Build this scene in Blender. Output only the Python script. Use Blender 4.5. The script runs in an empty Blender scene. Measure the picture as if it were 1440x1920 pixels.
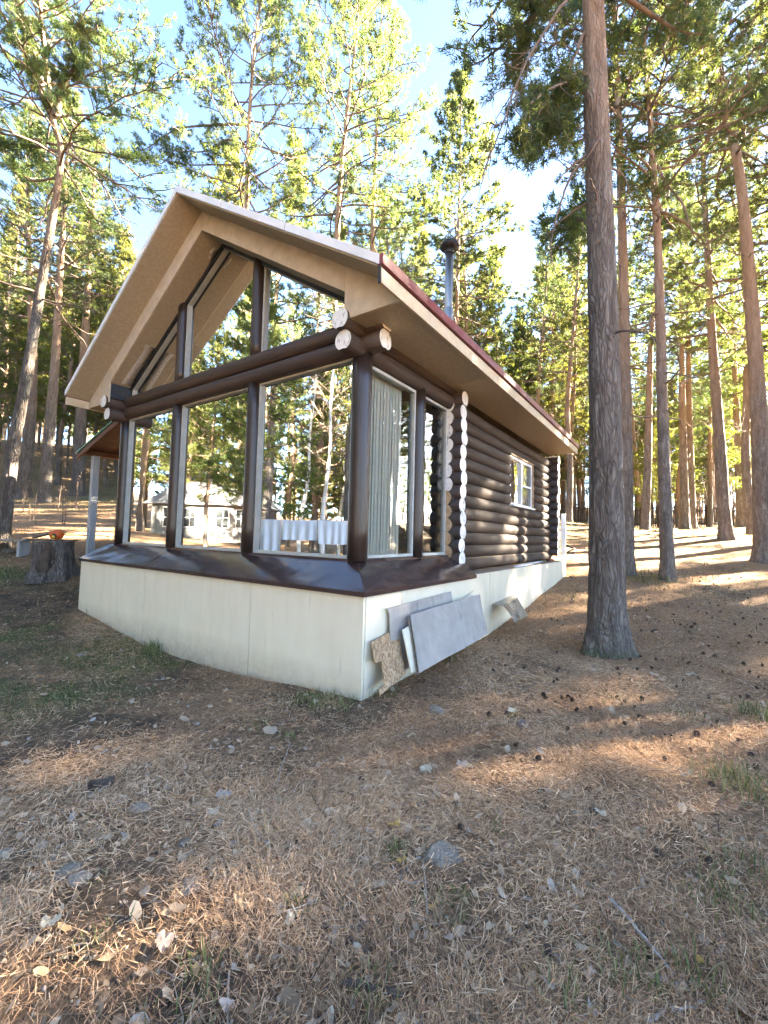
import bpy, math, random
import numpy as np
from mathutils import Vector, Matrix

# ------------------------------------------------------------------ camera, sky, sun, exposure
scene = bpy.context.scene
COL = scene.collection
CAMZ = 1.62
ROT = np.array([[0.5682914186578127, -0.05947256305056191, -0.8206752571657608],
                [-0.8224462160513979, -0.010702025261186842, -0.5687421985030177],
                [0.02504166892656694, 0.9981725707008311, -0.05499485355800444]])
cam_data = bpy.data.cameras.new('camera')
cam = bpy.data.objects.new('camera', cam_data)
COL.objects.link(cam)
cam_data.sensor_fit = 'VERTICAL'
cam_data.sensor_height = 24.0
cam_data.lens = 10.0
cam_data.clip_start = 0.02
cam_data.clip_end = 2000
m4 = Matrix([list(ROT[i]) + [0] for i in range(3)] + [[0, 0, 0, 1]])
m4.translation = (0, 0, CAMZ)
cam.matrix_world = m4
scene.camera = cam

SUN_EL = math.radians(22)
SUN_AZ = math.atan2(-0.58, 0.81)                 # direction towards the sun, from +X
sun_dir = Vector((math.cos(SUN_EL) * math.cos(SUN_AZ), math.cos(SUN_EL) * math.sin(SUN_AZ), math.sin(SUN_EL)))
world = bpy.data.worlds.new('World')
scene.world = world
world.use_nodes = True
wn = world.node_tree
bg = wn.nodes['Background']
sky = wn.nodes.new('ShaderNodeTexSky')
sky.sky_type = 'NISHITA'
sky.sun_disc = False
sky.sun_elevation = SUN_EL
sky.sun_rotation = math.pi / 2 - SUN_AZ          # sky rotation runs clockwise from +Y
sky.air_density = 0.6
sky.dust_density = 0.3
sky.ozone_density = 4.5
wn.links.new(sky.outputs[0], bg.inputs[0])
bg.inputs[1].default_value = 0.05
sl = bpy.data.lights.new('sun', 'SUN')
sl.energy = 5.0
sl.angle = math.radians(0.55)
sl.color = (1.0, 0.95, 0.88)
so = bpy.data.objects.new('sun', sl)
COL.objects.link(so)
so.rotation_euler = sun_dir.to_track_quat('Z', 'Y').to_euler()
scene.view_settings.view_transform = 'Standard'
scene.view_settings.look = 'None'
scene.view_settings.gamma = 1.0
scene.view_settings.exposure = 5.1
scene.view_settings.use_white_balance = True
scene.view_settings.white_balance_temperature = 8300
scene.render.engine = 'CYCLES'
scene.cycles.use_denoising = True
scene.cycles.use_adaptive_sampling = True
scene.cycles.adaptive_threshold = 0.03
scene.cycles.max_bounces = 7
scene.cycles.transparent_max_bounces = 12
scene.cycles.glossy_bounces = 3
scene.cycles.transmission_bounces = 6
scene.cycles.diffuse_bounces = 4
scene.cycles.sample_clamp_indirect = 6
scene.cycles.caustics_reflective = False
scene.cycles.caustics_refractive = False

# ------------------------------------------------------------------ helpers
rng = np.random.default_rng(7)
R_ = random.Random(11)
FWD = -ROT[:, 2]; RIGHT = ROT[:, 0]

def at(px, py, d):
    """world point seen at photo pixel (px,py), d metres ahead"""
    c = np.array([(px - 720) / 800.0 * d, -(py - 960) / 800.0 * d, -d])
    w = ROT @ c
    return np.array([w[0], w[1], w[2] + CAMZ])

def tag(o, label=None, cat=None, group=None, kind=None):
    if label: o['label'] = label
    if cat: o['category'] = cat
    if group: o['group'] = group
    if kind: o['kind'] = kind
    return o

def empty(name, loc=(0, 0, 0), parent=None):
    o = bpy.data.objects.new(name, None)
    o.empty_display_size = 0.2
    o.location = loc
    COL.objects.link(o)
    if parent: o.parent = parent
    return o

def link(name, me, parent=None, loc=None):
    o = bpy.data.objects.new(name, me)
    COL.objects.link(o)
    if parent is not None:
        o.parent = parent
    if loc is not None:
        o.location = loc
    return o

class MB:
    def __init__(self):
        self.v = []; self.f = []; self.m = []; self.s = []
    def add(self, vs, fs, mi=0, smooth=False):
        b = len(self.v)
        self.v += [tuple(p) for p in vs]
        self.f += [tuple(i + b for i in f) for f in fs]
        self.m += [mi] * len(fs); self.s += [smooth] * len(fs)
    def box(self, x0, x1, y0, y1, z0, z1, mi=0):
        self.add([(x0, y0, z0), (x1, y0, z0), (x1, y1, z0), (x0, y1, z0), (x0, y0, z1), (x1, y0, z1), (x1, y1, z1), (x0, y1, z1)],
                 [(0, 3, 2, 1), (4, 5, 6, 7), (0, 1, 5, 4), (1, 2, 6, 5), (2, 3, 7, 6), (3, 0, 4, 7)], mi)
    def obox(self, o, a, b, c, mi=0):
        o, a, b, c = [np.array(q, float) for q in (o, a, b, c)]
        vs = [o, o + a, o + a + b, o + b, o + c, o + a + c, o + a + b + c, o + b + c]
        fl = [(0, 3, 2, 1), (4, 5, 6, 7), (0, 1, 5, 4), (1, 2, 6, 5), (2, 3, 7, 6), (3, 0, 4, 7)]
        if np.dot(np.cross(a, b), c) < 0: fl = [f[::-1] for f in fl]
        self.add(vs, fl, mi)
    def prism(self, poly, axis, a0, a1, mi=0):
        """poly: 2-D points in the plane across 'axis' (x: (y,z), y: (x,z), z: (x,y)), counter-clockwise or not"""
        n = len(poly)
        def P(p, t):
            return {'x': (t, p[0], p[1]), 'y': (p[0], t, p[1]), 'z': (p[0], p[1], t)}[axis]
        vs = [P(p, a0) for p in poly] + [P(p, a1) for p in poly]
        area = sum(poly[i][0] * poly[(i + 1) % n][1] - poly[(i + 1) % n][0] * poly[i][1] for i in range(n))
        fl = [tuple(range(n - 1, -1, -1)), tuple(range(n, 2 * n))] + [(i, (i + 1) % n, n + (i + 1) % n, n + i) for i in range(n)]
        flip = (area < 0) != (axis == 'y')
        if flip: fl = [f[::-1] for f in fl]
        self.add(vs, fl, mi)
    def tube(self, pts, rad, sides=8, mi=0, cap=True, capm=None, smooth=True):
        v, f = tube_arr(np.array(pts, float), np.array(rad, float), sides)
        n = len(pts)
        self.add(v, [tuple(q) for q in f], mi, smooth)
        if cap:
            cm = mi if capm is None else capm
            b = len(self.v) - len(v)
            self.f.append(tuple(b + i for i in range(sides - 1, -1, -1))); self.m.append(cm); self.s.append(False)
            self.f.append(tuple(b + (n - 1) * sides + i for i in range(sides))); self.m.append(cm); self.s.append(False)
    def mesh(self, name, mats):
        me = bpy.data.meshes.new(name)
        me.from_pydata(self.v, [], self.f)
        for mm in (mats if isinstance(mats, (list, tuple)) else [mats]): me.materials.append(mm)
        me.polygons.foreach_set('material_index', self.m)
        me.polygons.foreach_set('use_smooth', self.s)
        me.update()
        return me
    def build(self, name, mats, parent=None, bevel=0.0, loc=None):
        o = link(name, self.mesh(name, mats), parent, loc)
        if bevel:
            b = o.modifiers.new('bevel', 'BEVEL'); b.width = bevel; b.segments = 2; b.limit_method = 'ANGLE'
        return o

def tube_arr(P, rad, sides):
    n = len(P)
    T = np.gradient(P, axis=0)
    T /= (np.linalg.norm(T, axis=1, keepdims=True) + 1e-9)
    ref = np.array([0.31, 0.93, 0.17]) if abs(T[0][2]) > 0.8 else np.array([0.1, 0.05, 1.0])
    U = np.zeros((n, 3)); u = ref
    for i in range(n):
        u = u - T[i] * np.dot(u, T[i]); u /= np.linalg.norm(u) + 1e-9; U[i] = u
    W = np.cross(T, U)
    a = np.arange(sides) * 2 * np.pi / sides
    V = P[:, None, :] + rad[:, None, None] * (np.cos(a)[None, :, None] * U[:, None, :] + np.sin(a)[None, :, None] * W[:, None, :])
    V = V.reshape(-1, 3)
    i = np.arange(n - 1)[:, None] * sides; j = np.arange(sides)[None, :]; k = (j + 1) % sides
    F = np.stack([i + j, i + k, i + sides + k, i + sides + j], -1).reshape(-1, 4)
    return V, F

def np_mesh(name, V, F, mats, smooth=False, attr=None, attrs=None):
    """fast mesh: V (n,3), F (m,k) all faces with the same number of corners"""
    V = np.asarray(V, np.float32); F = np.asarray(F, np.int32)
    me = bpy.data.meshes.new(name)
    me.vertices.add(len(V)); me.vertices.foreach_set('co', V.ravel())
    k = F.shape[1]
    me.loops.add(F.size); me.loops.foreach_set('vertex_index', F.ravel())
    me.polygons.add(len(F))
    me.polygons.foreach_set('loop_start', np.arange(len(F), dtype=np.int32) * k)
    me.polygons.foreach_set('loop_total', np.full(len(F), k, np.int32))
    if smooth: me.polygons.foreach_set('use_smooth', np.ones(len(F), bool))
    for mm in (mats if isinstance(mats, (list, tuple)) else [mats]): me.materials.append(mm)
    if attr is not None:
        a = me.attributes.new('rnd', 'FLOAT', 'FACE'); a.data.foreach_set('value', np.asarray(attr, np.float32))
    me.update(calc_edges=True)
    return me

class Acc:
    """accumulates numpy pieces"""
    def __init__(self): self.V = []; self.F = []; self.A = []; self.n = 0
    def add(self, V, F, a=None):
        self.V.append(V); self.F.append(F + self.n); self.n += len(V)
        if a is not None: self.A.append(np.broadcast_to(a, (len(F),)))
    def mesh(self, name, mats, smooth=False):
        return np_mesh(name, np.concatenate(self.V), np.concatenate(self.F), mats, smooth, np.concatenate(self.A) if self.A else None)

# value noise for geometry
_perm = rng.permutation(4096)
_val = rng.random(4096) * 2 - 1
def vnoise(p):
    p = np.asarray(p, float); i = np.floor(p).astype(int); f = p - i; f = f * f * (3 - 2 * f)
    def h(a, b, c): return _val[_perm[(_perm[(_perm[a & 4095] + b) & 4095] + c) & 4095]]
    x, y, z = i[..., 0], i[..., 1], i[..., 2]; fx, fy, fz = f[..., 0], f[..., 1], f[..., 2]
    def L(a, b, t): return a + (b - a) * t
    return L(L(L(h(x, y, z), h(x + 1, y, z), fx), L(h(x, y + 1, z), h(x + 1, y + 1, z), fx), fy),
             L(L(h(x, y, z + 1), h(x + 1, y, z + 1), fx), L(h(x, y + 1, z + 1), h(x + 1, y + 1, z + 1), fx), fy), fz)
def fbm(p, o=4):
    p = np.asarray(p, float); s = 0; a = 1; t = 0
    for k in range(o): s = s + a * vnoise(p * 2 ** k + k * 17.3); t += a; a *= 0.5
    return s / t
def v3(x, y, z=0): 
    x, y = np.asarray(x, float), np.asarray(y, float)
    return np.stack([x, y, np.broadcast_to(np.asarray(z, float), x.shape)], -1)

# ------------------------------------------------------------------ materials
def new_mat(name):
    m = bpy.data.materials.new(name); m.use_nodes = True
    nt = m.node_tree
    return m, nt, nt.nodes['Principled BSDF']

def N(nt, t, **kw):
    n = nt.nodes.new('ShaderNode' + t)
    for k, v in kw.items():
        if k in n.inputs.keys(): n.inputs[k].default_value = v
        else: setattr(n, k, v)
    return n

def ramp(nt, fac, stops):
    r = N(nt, 'ValToRGB')
    el = r.color_ramp.elements
    while len(el) < len(stops): el.new(0.5)
    for e, (p, c) in zip(el, stops):
        e.position = p; e.color = (c[0], c[1], c[2], 1)
    nt.links.new(fac, r.inputs[0])
    return r.outputs[0]

def coords(nt, scale=(1, 1, 1), kind='Object', loc=(0, 0, 0)):
    tc = N(nt, 'TexCoord'); mp = N(nt, 'Mapping')
    mp.inputs['Scale'].default_value = scale; mp.inputs['Location'].default_value = loc
    if kind == 'World':
        g = N(nt, 'NewGeometry'); nt.links.new(g.outputs['Position'], mp.inputs[0])
    else:
        nt.links.new(tc.outputs[kind], mp.inputs[0])
    return mp.outputs[0]

def noise(nt, co, scale=5, detail=5, rough=0.55, dist=0.0):
    n = N(nt, 'TexNoise'); n.inputs['Scale'].default_value = scale; n.inputs['Detail'].default_value = detail
    n.inputs['Roughness'].default_value = rough; n.inputs['Distortion'].default_value = dist
    nt.links.new(co, n.inputs['Vector'])
    return n.outputs[0]

def mix(nt, fac, a, b, mode='MIX'):
    mx = N(nt, 'Mix', data_type='RGBA', blend_type=mode)
    if isinstance(fac, (int, float)): mx.inputs[0].default_value = fac
    else: nt.links.new(fac, mx.inputs[0])
    for s, val in ((6, a), (7, b)):
        if isinstance(val, tuple): mx.inputs[s].default_value = (*val[:3], 1)
        else: nt.links.new(val, mx.inputs[s])
    return mx.outputs[2]

def mathn(nt, op, a, b=None, clamp=False):
    n = N(nt, 'Math', operation=op, use_clamp=clamp)
    for i, x in enumerate((a, b)):
        if x is None: continue
        if isinstance(x, (int, float)): n.inputs[i].default_value = x
        else: nt.links.new(x, n.inputs[i])
    return n.outputs[0]

def bump(nt, bsdf, h, strength=0.3, dist=0.02):
    b = N(nt, 'Bump'); b.inputs['Strength'].default_value = strength; b.inputs['Distance'].default_value = dist
    nt.links.new(h, b.inputs['Height']); nt.links.new(b.outputs[0], bsdf.inputs['Normal'])
    return b

def simple(name, c1, c2, scale=6, rough=0.6, kind='Object', stretch=(1, 1, 1), bstr=0.15, bdist=0.01, metal=0.0, detail=6, spec=0.4, lo=0.3, hi=0.7, dist=0.0):
    m, nt, b = new_mat(name)
    co = coords(nt, stretch, kind)
    n = noise(nt, co, scale, detail, dist=dist)
    nt.links.new(ramp(nt, n, [(lo, c1), (hi, c2)]), b.inputs['Base Color'])
    b.inputs['Roughness'].default_value = rough; b.inputs['Metallic'].default_value = metal
    b.inputs['Specular IOR Level'].default_value = spec
    if bstr: bump(nt, b, n, bstr, bdist)
    return m

MAT = {}
def build_materials():
    # ground under the litter
    m, nt, b = new_mat('forest_soil')
    co = coords(nt, (1, 1, 1), 'World')
    big = noise(nt, co, 0.45, 6); mid = noise(nt, co, 3.2, 8, 0.65); fine = noise(nt, co, 38, 6, 0.75)
    strk = N(nt, 'TexWave', wave_type='BANDS'); 
    c_needle = ramp(nt, fine, [(0.28, (0.075, 0.046, 0.030)), (0.5, (0.28, 0.17, 0.10)), (0.72, (0.48, 0.315, 0.195))])
    c_soil = ramp(nt, fine, [(0.3, (0.022, 0.017, 0.013)), (0.7, (0.10, 0.078, 0.058))])
    c_grass = ramp(nt, mid, [(0.35, (0.095, 0.085, 0.042)), (0.65, (0.175, 0.15, 0.08))])
    # wear map: attribute 'soil' (dark bare earth by the stump) and 'grass' (grassy hillside) from the terrain
    a1 = N(nt, 'Attribute', attribute_name='soil'); a2 = N(nt, 'Attribute', attribute_name='grass')
    s_f = mathn(nt, 'MULTIPLY', a1.outputs['Fac'], mathn(nt, 'ADD', mathn(nt, 'MULTIPLY', mid, 2.4), -0.5, True), True)
    g_f = mathn(nt, 'MULTIPLY', a2.outputs['Fac'], mathn(nt, 'ADD', mathn(nt, 'MULTIPLY', big, 3.0), -0.8, True), True)
    a3 = N(nt, 'Attribute', attribute_name='moss')
    c_moss = ramp(nt, fine, [(0.3, (0.05, 0.058, 0.024)), (0.55, (0.13, 0.145, 0.06)), (0.75, (0.23, 0.235, 0.11))])
    m_f = mathn(nt, 'MULTIPLY', a3.outputs['Fac'], mathn(nt, 'ADD', mathn(nt, 'MULTIPLY', mid, 3.2), -0.9, True), True)
    c = mix(nt, m_f, mix(nt, g_f, mix(nt, s_f, c_needle, c_soil), c_grass), c_moss)
    nt.links.new(c, b.inputs['Base Color'])
    b.inputs['Roughness'].default_value = 0.95; b.inputs['Specular IOR Level'].default_value = 0.1
    hh = mathn(nt, 'ADD', fine, mathn(nt, 'MULTIPLY', mid, 2.0))
    bump(nt, b, hh, 0.6, 0.03)
    MAT['soil'] = m

    def litter(name, cols, trans=0.0, rough=0.8):
        m, nt, b = new_mat(name)
        a = N(nt, 'Attribute', attribute_name='rnd')
        stops = [(i / (len(cols) - 1), c) for i, c in enumerate(cols)]
        c = ramp(nt, a.outputs['Fac'], stops)
        nt.links.new(c, b.inputs['Base Color'])
        b.inputs['Roughness'].default_value = rough; b.inputs['Specular IOR Level'].default_value = 0.25
        if trans:
            tr = N(nt, 'BsdfTranslucent'); nt.links.new(c, tr.inputs[0])
            ms = N(nt, 'MixShader'); ms.inputs[0].default_value = trans
            nt.links.new(b.outputs[0], ms.inputs[1]); nt.links.new(tr.outputs[0], ms.inputs[2])
            nt.links.new(ms.outputs[0], nt.nodes['Material Output'].inputs[0])
        return m
    MAT['needle_litter'] = litter('dry_needles', [(0.11, 0.060, 0.036), (0.36, 0.20, 0.112), (0.54, 0.325, 0.18), (0.66, 0.44, 0.27), (0.74, 0.56, 0.38)])
    MAT['leaf_litter'] = litter('dead_leaves', [(0.10, 0.062, 0.04), (0.32, 0.22, 0.14), (0.44, 0.34, 0.24), (0.56, 0.44, 0.31), (0.35, 0.31, 0.27), (0.54, 0.34, 0.15)], 0.15)
    MAT['grass'] = litter('grass_blades', [(0.065, 0.085, 0.03), (0.11, 0.14, 0.045), (0.18, 0.20, 0.08), (0.32, 0.28, 0.14), (0.42, 0.35, 0.21)], 0.25)
    MAT['dry_grass'] = litter('dry_grass_blades', [(0.10, 0.10, 0.04), (0.22, 0.185, 0.09), (0.32, 0.26, 0.14), (0.38, 0.33, 0.21)], 0.25)
    MAT['twig_litter'] = litter('twigs', [(0.05, 0.035, 0.025), (0.16, 0.12, 0.09), (0.36, 0.31, 0.26)])

    # pine needles on the trees
    def needles(name, dark, light, yellow):
        m, nt, b = new_mat(name)
        a = N(nt, 'Attribute', attribute_name='rnd'); oi = N(nt, 'ObjectInfo')
        c = ramp(nt, a.outputs['Fac'], [(0.0, dark), (0.55, light), (1.0, yellow)])
        hs = N(nt, 'HueSaturation'); nt.links.new(c, hs.inputs['Color'])
        nt.links.new(mathn(nt, 'ADD', mathn(nt, 'MULTIPLY', oi.outputs['Random'], 0.05), 0.475), hs.inputs['Hue'])
        nt.links.new(mathn(nt, 'ADD', mathn(nt, 'MULTIPLY', oi.outputs['Random'], 0.5), 0.75), hs.inputs['Value'])
        nt.links.new(hs.outputs[0], b.inputs['Base Color'])
        b.inputs['Roughness'].default_value = 0.55; b.inputs['Specular IOR Level'].default_value = 0.3
        tr = N(nt, 'BsdfTranslucent'); nt.links.new(mix(nt, 1.0, hs.outputs[0], (1.5, 1.45, 0.8), 'MULTIPLY'), tr.inputs[0])
        ms = N(nt, 'MixShader'); ms.inputs[0].default_value = 0.5
        nt.links.new(b.outputs[0], ms.inputs[1]); nt.links.new(tr.outputs[0], ms.inputs[2])
        nt.links.new(ms.outputs[0], nt.nodes['Material Output'].inputs[0])
        return m
    MAT['needles'] = needles('pine_needles', (0.045, 0.078, 0.045), (0.10, 0.13, 0.055), (0.18, 0.185, 0.065))
    MAT['needles_young'] = needles('young_pine_needles', (0.07, 0.10, 0.04), (0.15, 0.17, 0.055), (0.25, 0.235, 0.075))

    # pine bark: grey furrowed plates low down, flaky orange higher up
    def bark(name, h0, h1, moss=False, relief=0.5):
        m, nt, b = new_mat(name)
        tc = N(nt, 'TexCoord'); sp = N(nt, 'SeparateXYZ'); nt.links.new(tc.outputs['Object'], sp.inputs[0])
        co = coords(nt, (1, 1, 0.22)); co2 = coords(nt, (1, 1, 0.5))
        n1 = noise(nt, co, 9, 8, 0.65, 0.6); n2 = noise(nt, co2, 3.0, 5); n3 = noise(nt, co2, 30, 6, 0.7)
        vo = N(nt, 'TexVoronoi', feature='DISTANCE_TO_EDGE'); vo.inputs['Scale'].default_value = 17
        dm = N(nt, 'VectorMath', operation='ADD'); nt.links.new(co, dm.inputs[0])
        sc = N(nt, 'VectorMath', operation='SCALE'); nn = N(nt, 'TexNoise'); nn.inputs['Scale'].default_value = 7; nt.links.new(co, nn.inputs[0])
        nt.links.new(nn.outputs[1], sc.inputs[0]); sc.inputs[3].default_value = 0.30; nt.links.new(sc.outputs[0], dm.inputs[1])
        nt.links.new(dm.outputs[0], vo.inputs['Vector'])
        crack = ramp(nt, vo.outputs['Distance'], [(0.0, (0, 0, 0)), (0.22, (1, 1, 1))])
        grey = ramp(nt, n1, [(0.25, (0.07, 0.059, 0.052)), (0.5, (0.17, 0.149, 0.132)), (0.75, (0.32, 0.292, 0.266))])
        grey = mix(nt, mathn(nt, 'MULTIPLY', n2, 0.3), grey, (0.165, 0.125, 0.10))
        grey = mix(nt, crack, mix(nt, 0.45, grey, (0.04, 0.03, 0.025)), grey)
        if moss:
            mz = N(nt, 'MapRange'); mz.inputs[1].default_value = 0.26; mz.inputs[2].default_value = 0.0; nt.links.new(mathn(nt, 'ADD', sp.outputs['Z'], mathn(nt, 'MULTIPLY', n1, 0.22)), mz.inputs[0])
            grey = mix(nt, mathn(nt, 'MULTIPLY', mz.outputs[0], mathn(nt, 'MULTIPLY', n2, 1.5), True), grey, (0.07, 0.10, 0.03))
        org = ramp(nt, n1, [(0.25, (0.19, 0.115, 0.075)), (0.5, (0.34, 0.22, 0.145)), (0.75, (0.47, 0.34, 0.24))])
        org = mix(nt, mathn(nt, 'MULTIPLY', n3, 0.6), org, (0.20, 0.14, 0.10))
        z = mathn(nt, 'ADD', sp.outputs['Z'], mathn(nt, 'MULTIPLY', mathn(nt, 'ADD', n2, -0.5), 3.5))
        mr = N(nt, 'MapRange'); mr.inputs[1].default_value = h0; mr.inputs[2].default_value = h1; nt.links.new(z, mr.inputs[0])
        nt.links.new(mix(nt, mr.outputs[0], grey, org), b.inputs['Base Color'])
        b.inputs['Roughness'].default_value = 0.9; b.inputs['Specular IOR Level'].default_value = 0.15
        hh = mathn(nt, 'ADD', mathn(nt, 'MULTIPLY', n1, 1.0), mathn(nt, 'MULTIPLY', N_rgb(nt, crack), 0.7))
        inv = mathn(nt, 'SUBTRACT', 1.0, mathn(nt, 'MULTIPLY', mr.outputs[0], 0.7))
        bump(nt, b, mathn(nt, 'MULTIPLY', hh, inv), relief, 0.05)
        return m
    MAT['bark'] = bark('pine_bark', 3.5, 9.0)
    MAT['bark_old'] = bark('old_pine_bark', 6.0, 11.0, True, relief=0.7)
    MAT['bark_young'] = bark('young_pine_bark', 0.5, 4.0, relief=0.3)
    MAT['bark_stump'] = bark('stump_bark', 30, 40, relief=0.7)
    m, nt, b = new_mat('branch_bark')
    oi = noise(nt, coords(nt), 6, 4)
    nt.links.new(ramp(nt, oi, [(0.3, (0.085, 0.062, 0.05)), (0.7, (0.22, 0.155, 0.115))]), b.inputs['Base Color'])
    b.inputs['Roughness'].default_value = 0.9
    MAT['branch'] = m
    m, nt, b = new_mat('birch_bark')
    co = coords(nt, (1, 1, 4.5)); n = noise(nt, co, 5, 4, 0.6); n2 = noise(nt, coords(nt), 2, 4)
    mk = ramp(nt, n, [(0.34, (0, 0, 0)), (0.40, (1, 1, 1))])
    nt.links.new(mix(nt, mk, (0.03, 0.025, 0.025), ramp(nt, n2, [(0.3, (0.62, 0.58, 0.53)), (0.7, (0.80, 0.78, 0.74))])), b.inputs['Base Color'])
    b.inputs['Roughness'].default_value = 0.7
    MAT['birch'] = m
    MAT['birch_twig'] = simple('birch_twigs', (0.14, 0.09, 0.07), (0.36, 0.27, 0.22), 4, 0.8, bstr=0)

    # cabin
    def timber(name, c1, c2, axis_stretch, rough=0.5, sc=14):
        m, nt, b = new_mat(name)
        co = coords(nt, axis_stretch); n = noise(nt, co, sc, 6, 0.6, 0.3); n2 = noise(nt, coords(nt), 1.7, 4); oi = N(nt, 'ObjectInfo')
        c = ramp(nt, n, [(0.3, c1), (0.7, c2)])
        hs = N(nt, 'HueSaturation'); nt.links.new(c, hs.inputs['Color'])
        nt.links.new(mathn(nt, 'ADD', mathn(nt, 'MULTIPLY', oi.outputs['Random'], 0.5), mathn(nt, 'ADD', mathn(nt, 'MULTIPLY', n2, 0.6), 0.45)), hs.inputs['Value'])
        nt.links.new(hs.outputs[0], b.inputs['Base Color'])
        nt.links.new(mathn(nt, 'ADD', mathn(nt, 'MULTIPLY', n, 0.3), rough - 0.15), b.inputs['Roughness'])
        ck = noise(nt, coords(nt, tuple(q * (0.5 if q < 0.5 else 1.0) for q in axis_stretch)), 9, 3, 0.5)
        line = ramp(nt, mathn(nt, 'ABSOLUTE', mathn(nt, 'SUBTRACT', ck, 0.5)), [(0.0, (0, 0, 0)), (0.012, (1, 1, 1))])
        nt.links.new(mix(nt, line, mix(nt, 0.6, hs.outputs[0], (0.008, 0.006, 0.005)), hs.outputs[0]), b.inputs['Base Color'])
        bump(nt, b, mathn(nt, 'ADD', n, N_rgb(nt, line)), 0.3, 0.006)
        return m
    MAT['log_x'] = timber('stained_log_along_x', (0.024, 0.0145, 0.0105), (0.066, 0.038, 0.026), (0.06, 1, 1), 0.75)
    MAT['log_y'] = timber('stained_log_along_y', (0.018, 0.0115, 0.009), (0.045, 0.028, 0.021), (1, 0.06, 1), 0.72)
    MAT['beam_y'] = timber('stained_beam', (0.026, 0.0155, 0.012), (0.075, 0.044, 0.031), (1, 0.06, 1), 0.6)
    MAT['post'] = timber('stained_post', (0.014, 0.009, 0.0075), (0.045, 0.027, 0.020), (1, 1, 0.05), 0.34)
    MAT['white_end'] = simple('white_painted_log_end', (0.66, 0.65, 0.62), (0.84, 0.84, 0.82), 16, 0.7, bstr=0.3)
    for nm in ('white_end',):
        nt = MAT[nm].node_tree; b = nt.nodes['Principled BSDF']; src = b.inputs['Base Color'].links[0].from_socket
        ck = noise(nt, coords(nt, (5, 5, 1.2)), 2.2, 3, 0.5, 0.4); ln = ramp(nt, mathn(nt, 'ABSOLUTE', mathn(nt, 'SUBTRACT', ck, 0.5)), [(0.0, (0, 0, 0)), (0.02, (1, 1, 1))])
        nt.links.new(mix(nt, ln, mix(nt, 0.7, src, (0.10, 0.08, 0.06)), src), b.inputs['Base Color'])
    MAT['raw_end'] = simple('raw_log_end', (0.30, 0.19, 0.10), (0.56, 0.40, 0.25), 12, 0.8, bstr=0.3)
    # cream plinth boards with run-off streaks
    m, nt, b = new_mat('cream_plinth_board')
    n = noise(nt, coords(nt, (1, 1, 0.25)), 5, 6, 0.6); st = noise(nt, coords(nt, (9, 9, 0.55)), 2.6, 5, 0.7); fine = noise(nt, coords(nt), 60, 4)
    gr = noise(nt, coords(nt), 1.3, 3)
    c = ramp(nt, n, [(0.3, (0.69, 0.625, 0.475)), (0.7, (0.76, 0.70, 0.55))])
    stf = mathn(nt, 'MULTIPLY', ramp(nt, st, [(0.63, (0, 0, 0)), (0.72, (1, 1, 1))]), mathn(nt, 'MULTIPLY', gr, 0.75))
    c = mix(nt, stf, c, (0.27, 0.255, 0.235))
    sp = N(nt, 'SeparateXYZ'); gm = N(nt, 'NewGeometry'); nt.links.new(gm.outputs['Position'], sp.inputs[0])
    mr = N(nt, 'MapRange'); mr.inputs[1].default_value = 0.28; mr.inputs[2].default_value = -0.15; nt.links.new(sp.outputs['Z'], mr.inputs[0])
    splash = mathn(nt, 'MULTIPLY', mr.outputs[0], mathn(nt, 'MULTIPLY', noise(nt, coords(nt), 9, 6, 0.7), 1.2))
    c = mix(nt, splash, c, (0.26, 0.20, 0.14))
    nt.links.new(c, b.inputs['Base Color']); b.inputs['Roughness'].default_value = 0.62
    bump(nt, b, mathn(nt, 'ADD', fine, mathn(nt, 'MULTIPLY', n, 2)), 0.08, 0.004)
    MAT['plinth'] = m
    m, nt, b = new_mat('brown_painted_flashing')
    n = noise(nt, coords(nt, (1, 1, 1)), 2.2, 3); fine = noise(nt, coords(nt), 30, 5, 0.7)
    nt.links.new(mix(nt, ramp(nt, fine, [(0.66, (0, 0, 0)), (0.80, (1, 1, 1))]), ramp(nt, n, [(0.3, (0.040, 0.022, 0.021)), (0.7, (0.058, 0.034, 0.031))]), (0.15, 0.105, 0.09)), b.inputs['Base Color'])
    nt.links.new(mathn(nt, 'ADD', mathn(nt, 'MULTIPLY', fine, 0.16), 0.10), b.inputs['Roughness'])
    b.inputs['Specular IOR Level'].default_value = 0.75
    bump(nt, b, n, 0.25, 0.06)
    MAT['flashing'] = m
    MAT['gable'] = simple('beige_fibre_board', (0.46, 0.375, 0.275), (0.59, 0.50, 0.385), 7, 0.75, bstr=0.35, bdist=0.006, detail=9)
    MAT['soffit'] = simple('tan_soffit_board', (0.345, 0.285, 0.20), (0.44, 0.37, 0.265), 22, 0.75, bstr=0.15, detail=8)
    MAT['fascia'] = simple('cream_fascia_board', (0.48, 0.38, 0.245), (0.60, 0.49, 0.33), 9, 0.65, bstr=0.1)
    MAT['white_trim'] = simple('pale_metal_trim', (0.62, 0.63, 0.63), (0.74, 0.75, 0.75), 4, 0.4, bstr=0.05)
    MAT['red_trim'] = simple('wine_red_metal_trim', (0.15, 0.026, 0.03), (0.22, 0.045, 0.048), 6, 0.42, bstr=0.08)
    MAT['shingle'] = simple('brown_shingle', (0.05, 0.028, 0.024), (0.12, 0.07, 0.06), 25, 0.85, bstr=0.3)
    MAT['frame'] = simple('pale_window_frame', (0.36, 0.38, 0.35), (0.48, 0.49, 0.46), 6, 0.45, bstr=0.03)
    MAT['pvc'] = simple('white_plastic_frame', (0.72, 0.73, 0.74), (0.80, 0.81, 0.81), 4, 0.35, bstr=0.02)
    MAT['foam'] = simple('grey_mounting_foam', (0.34, 0.30, 0.25), (0.5, 0.46, 0.40), 24, 0.9, bstr=0.6, bdist=0.02)
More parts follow.
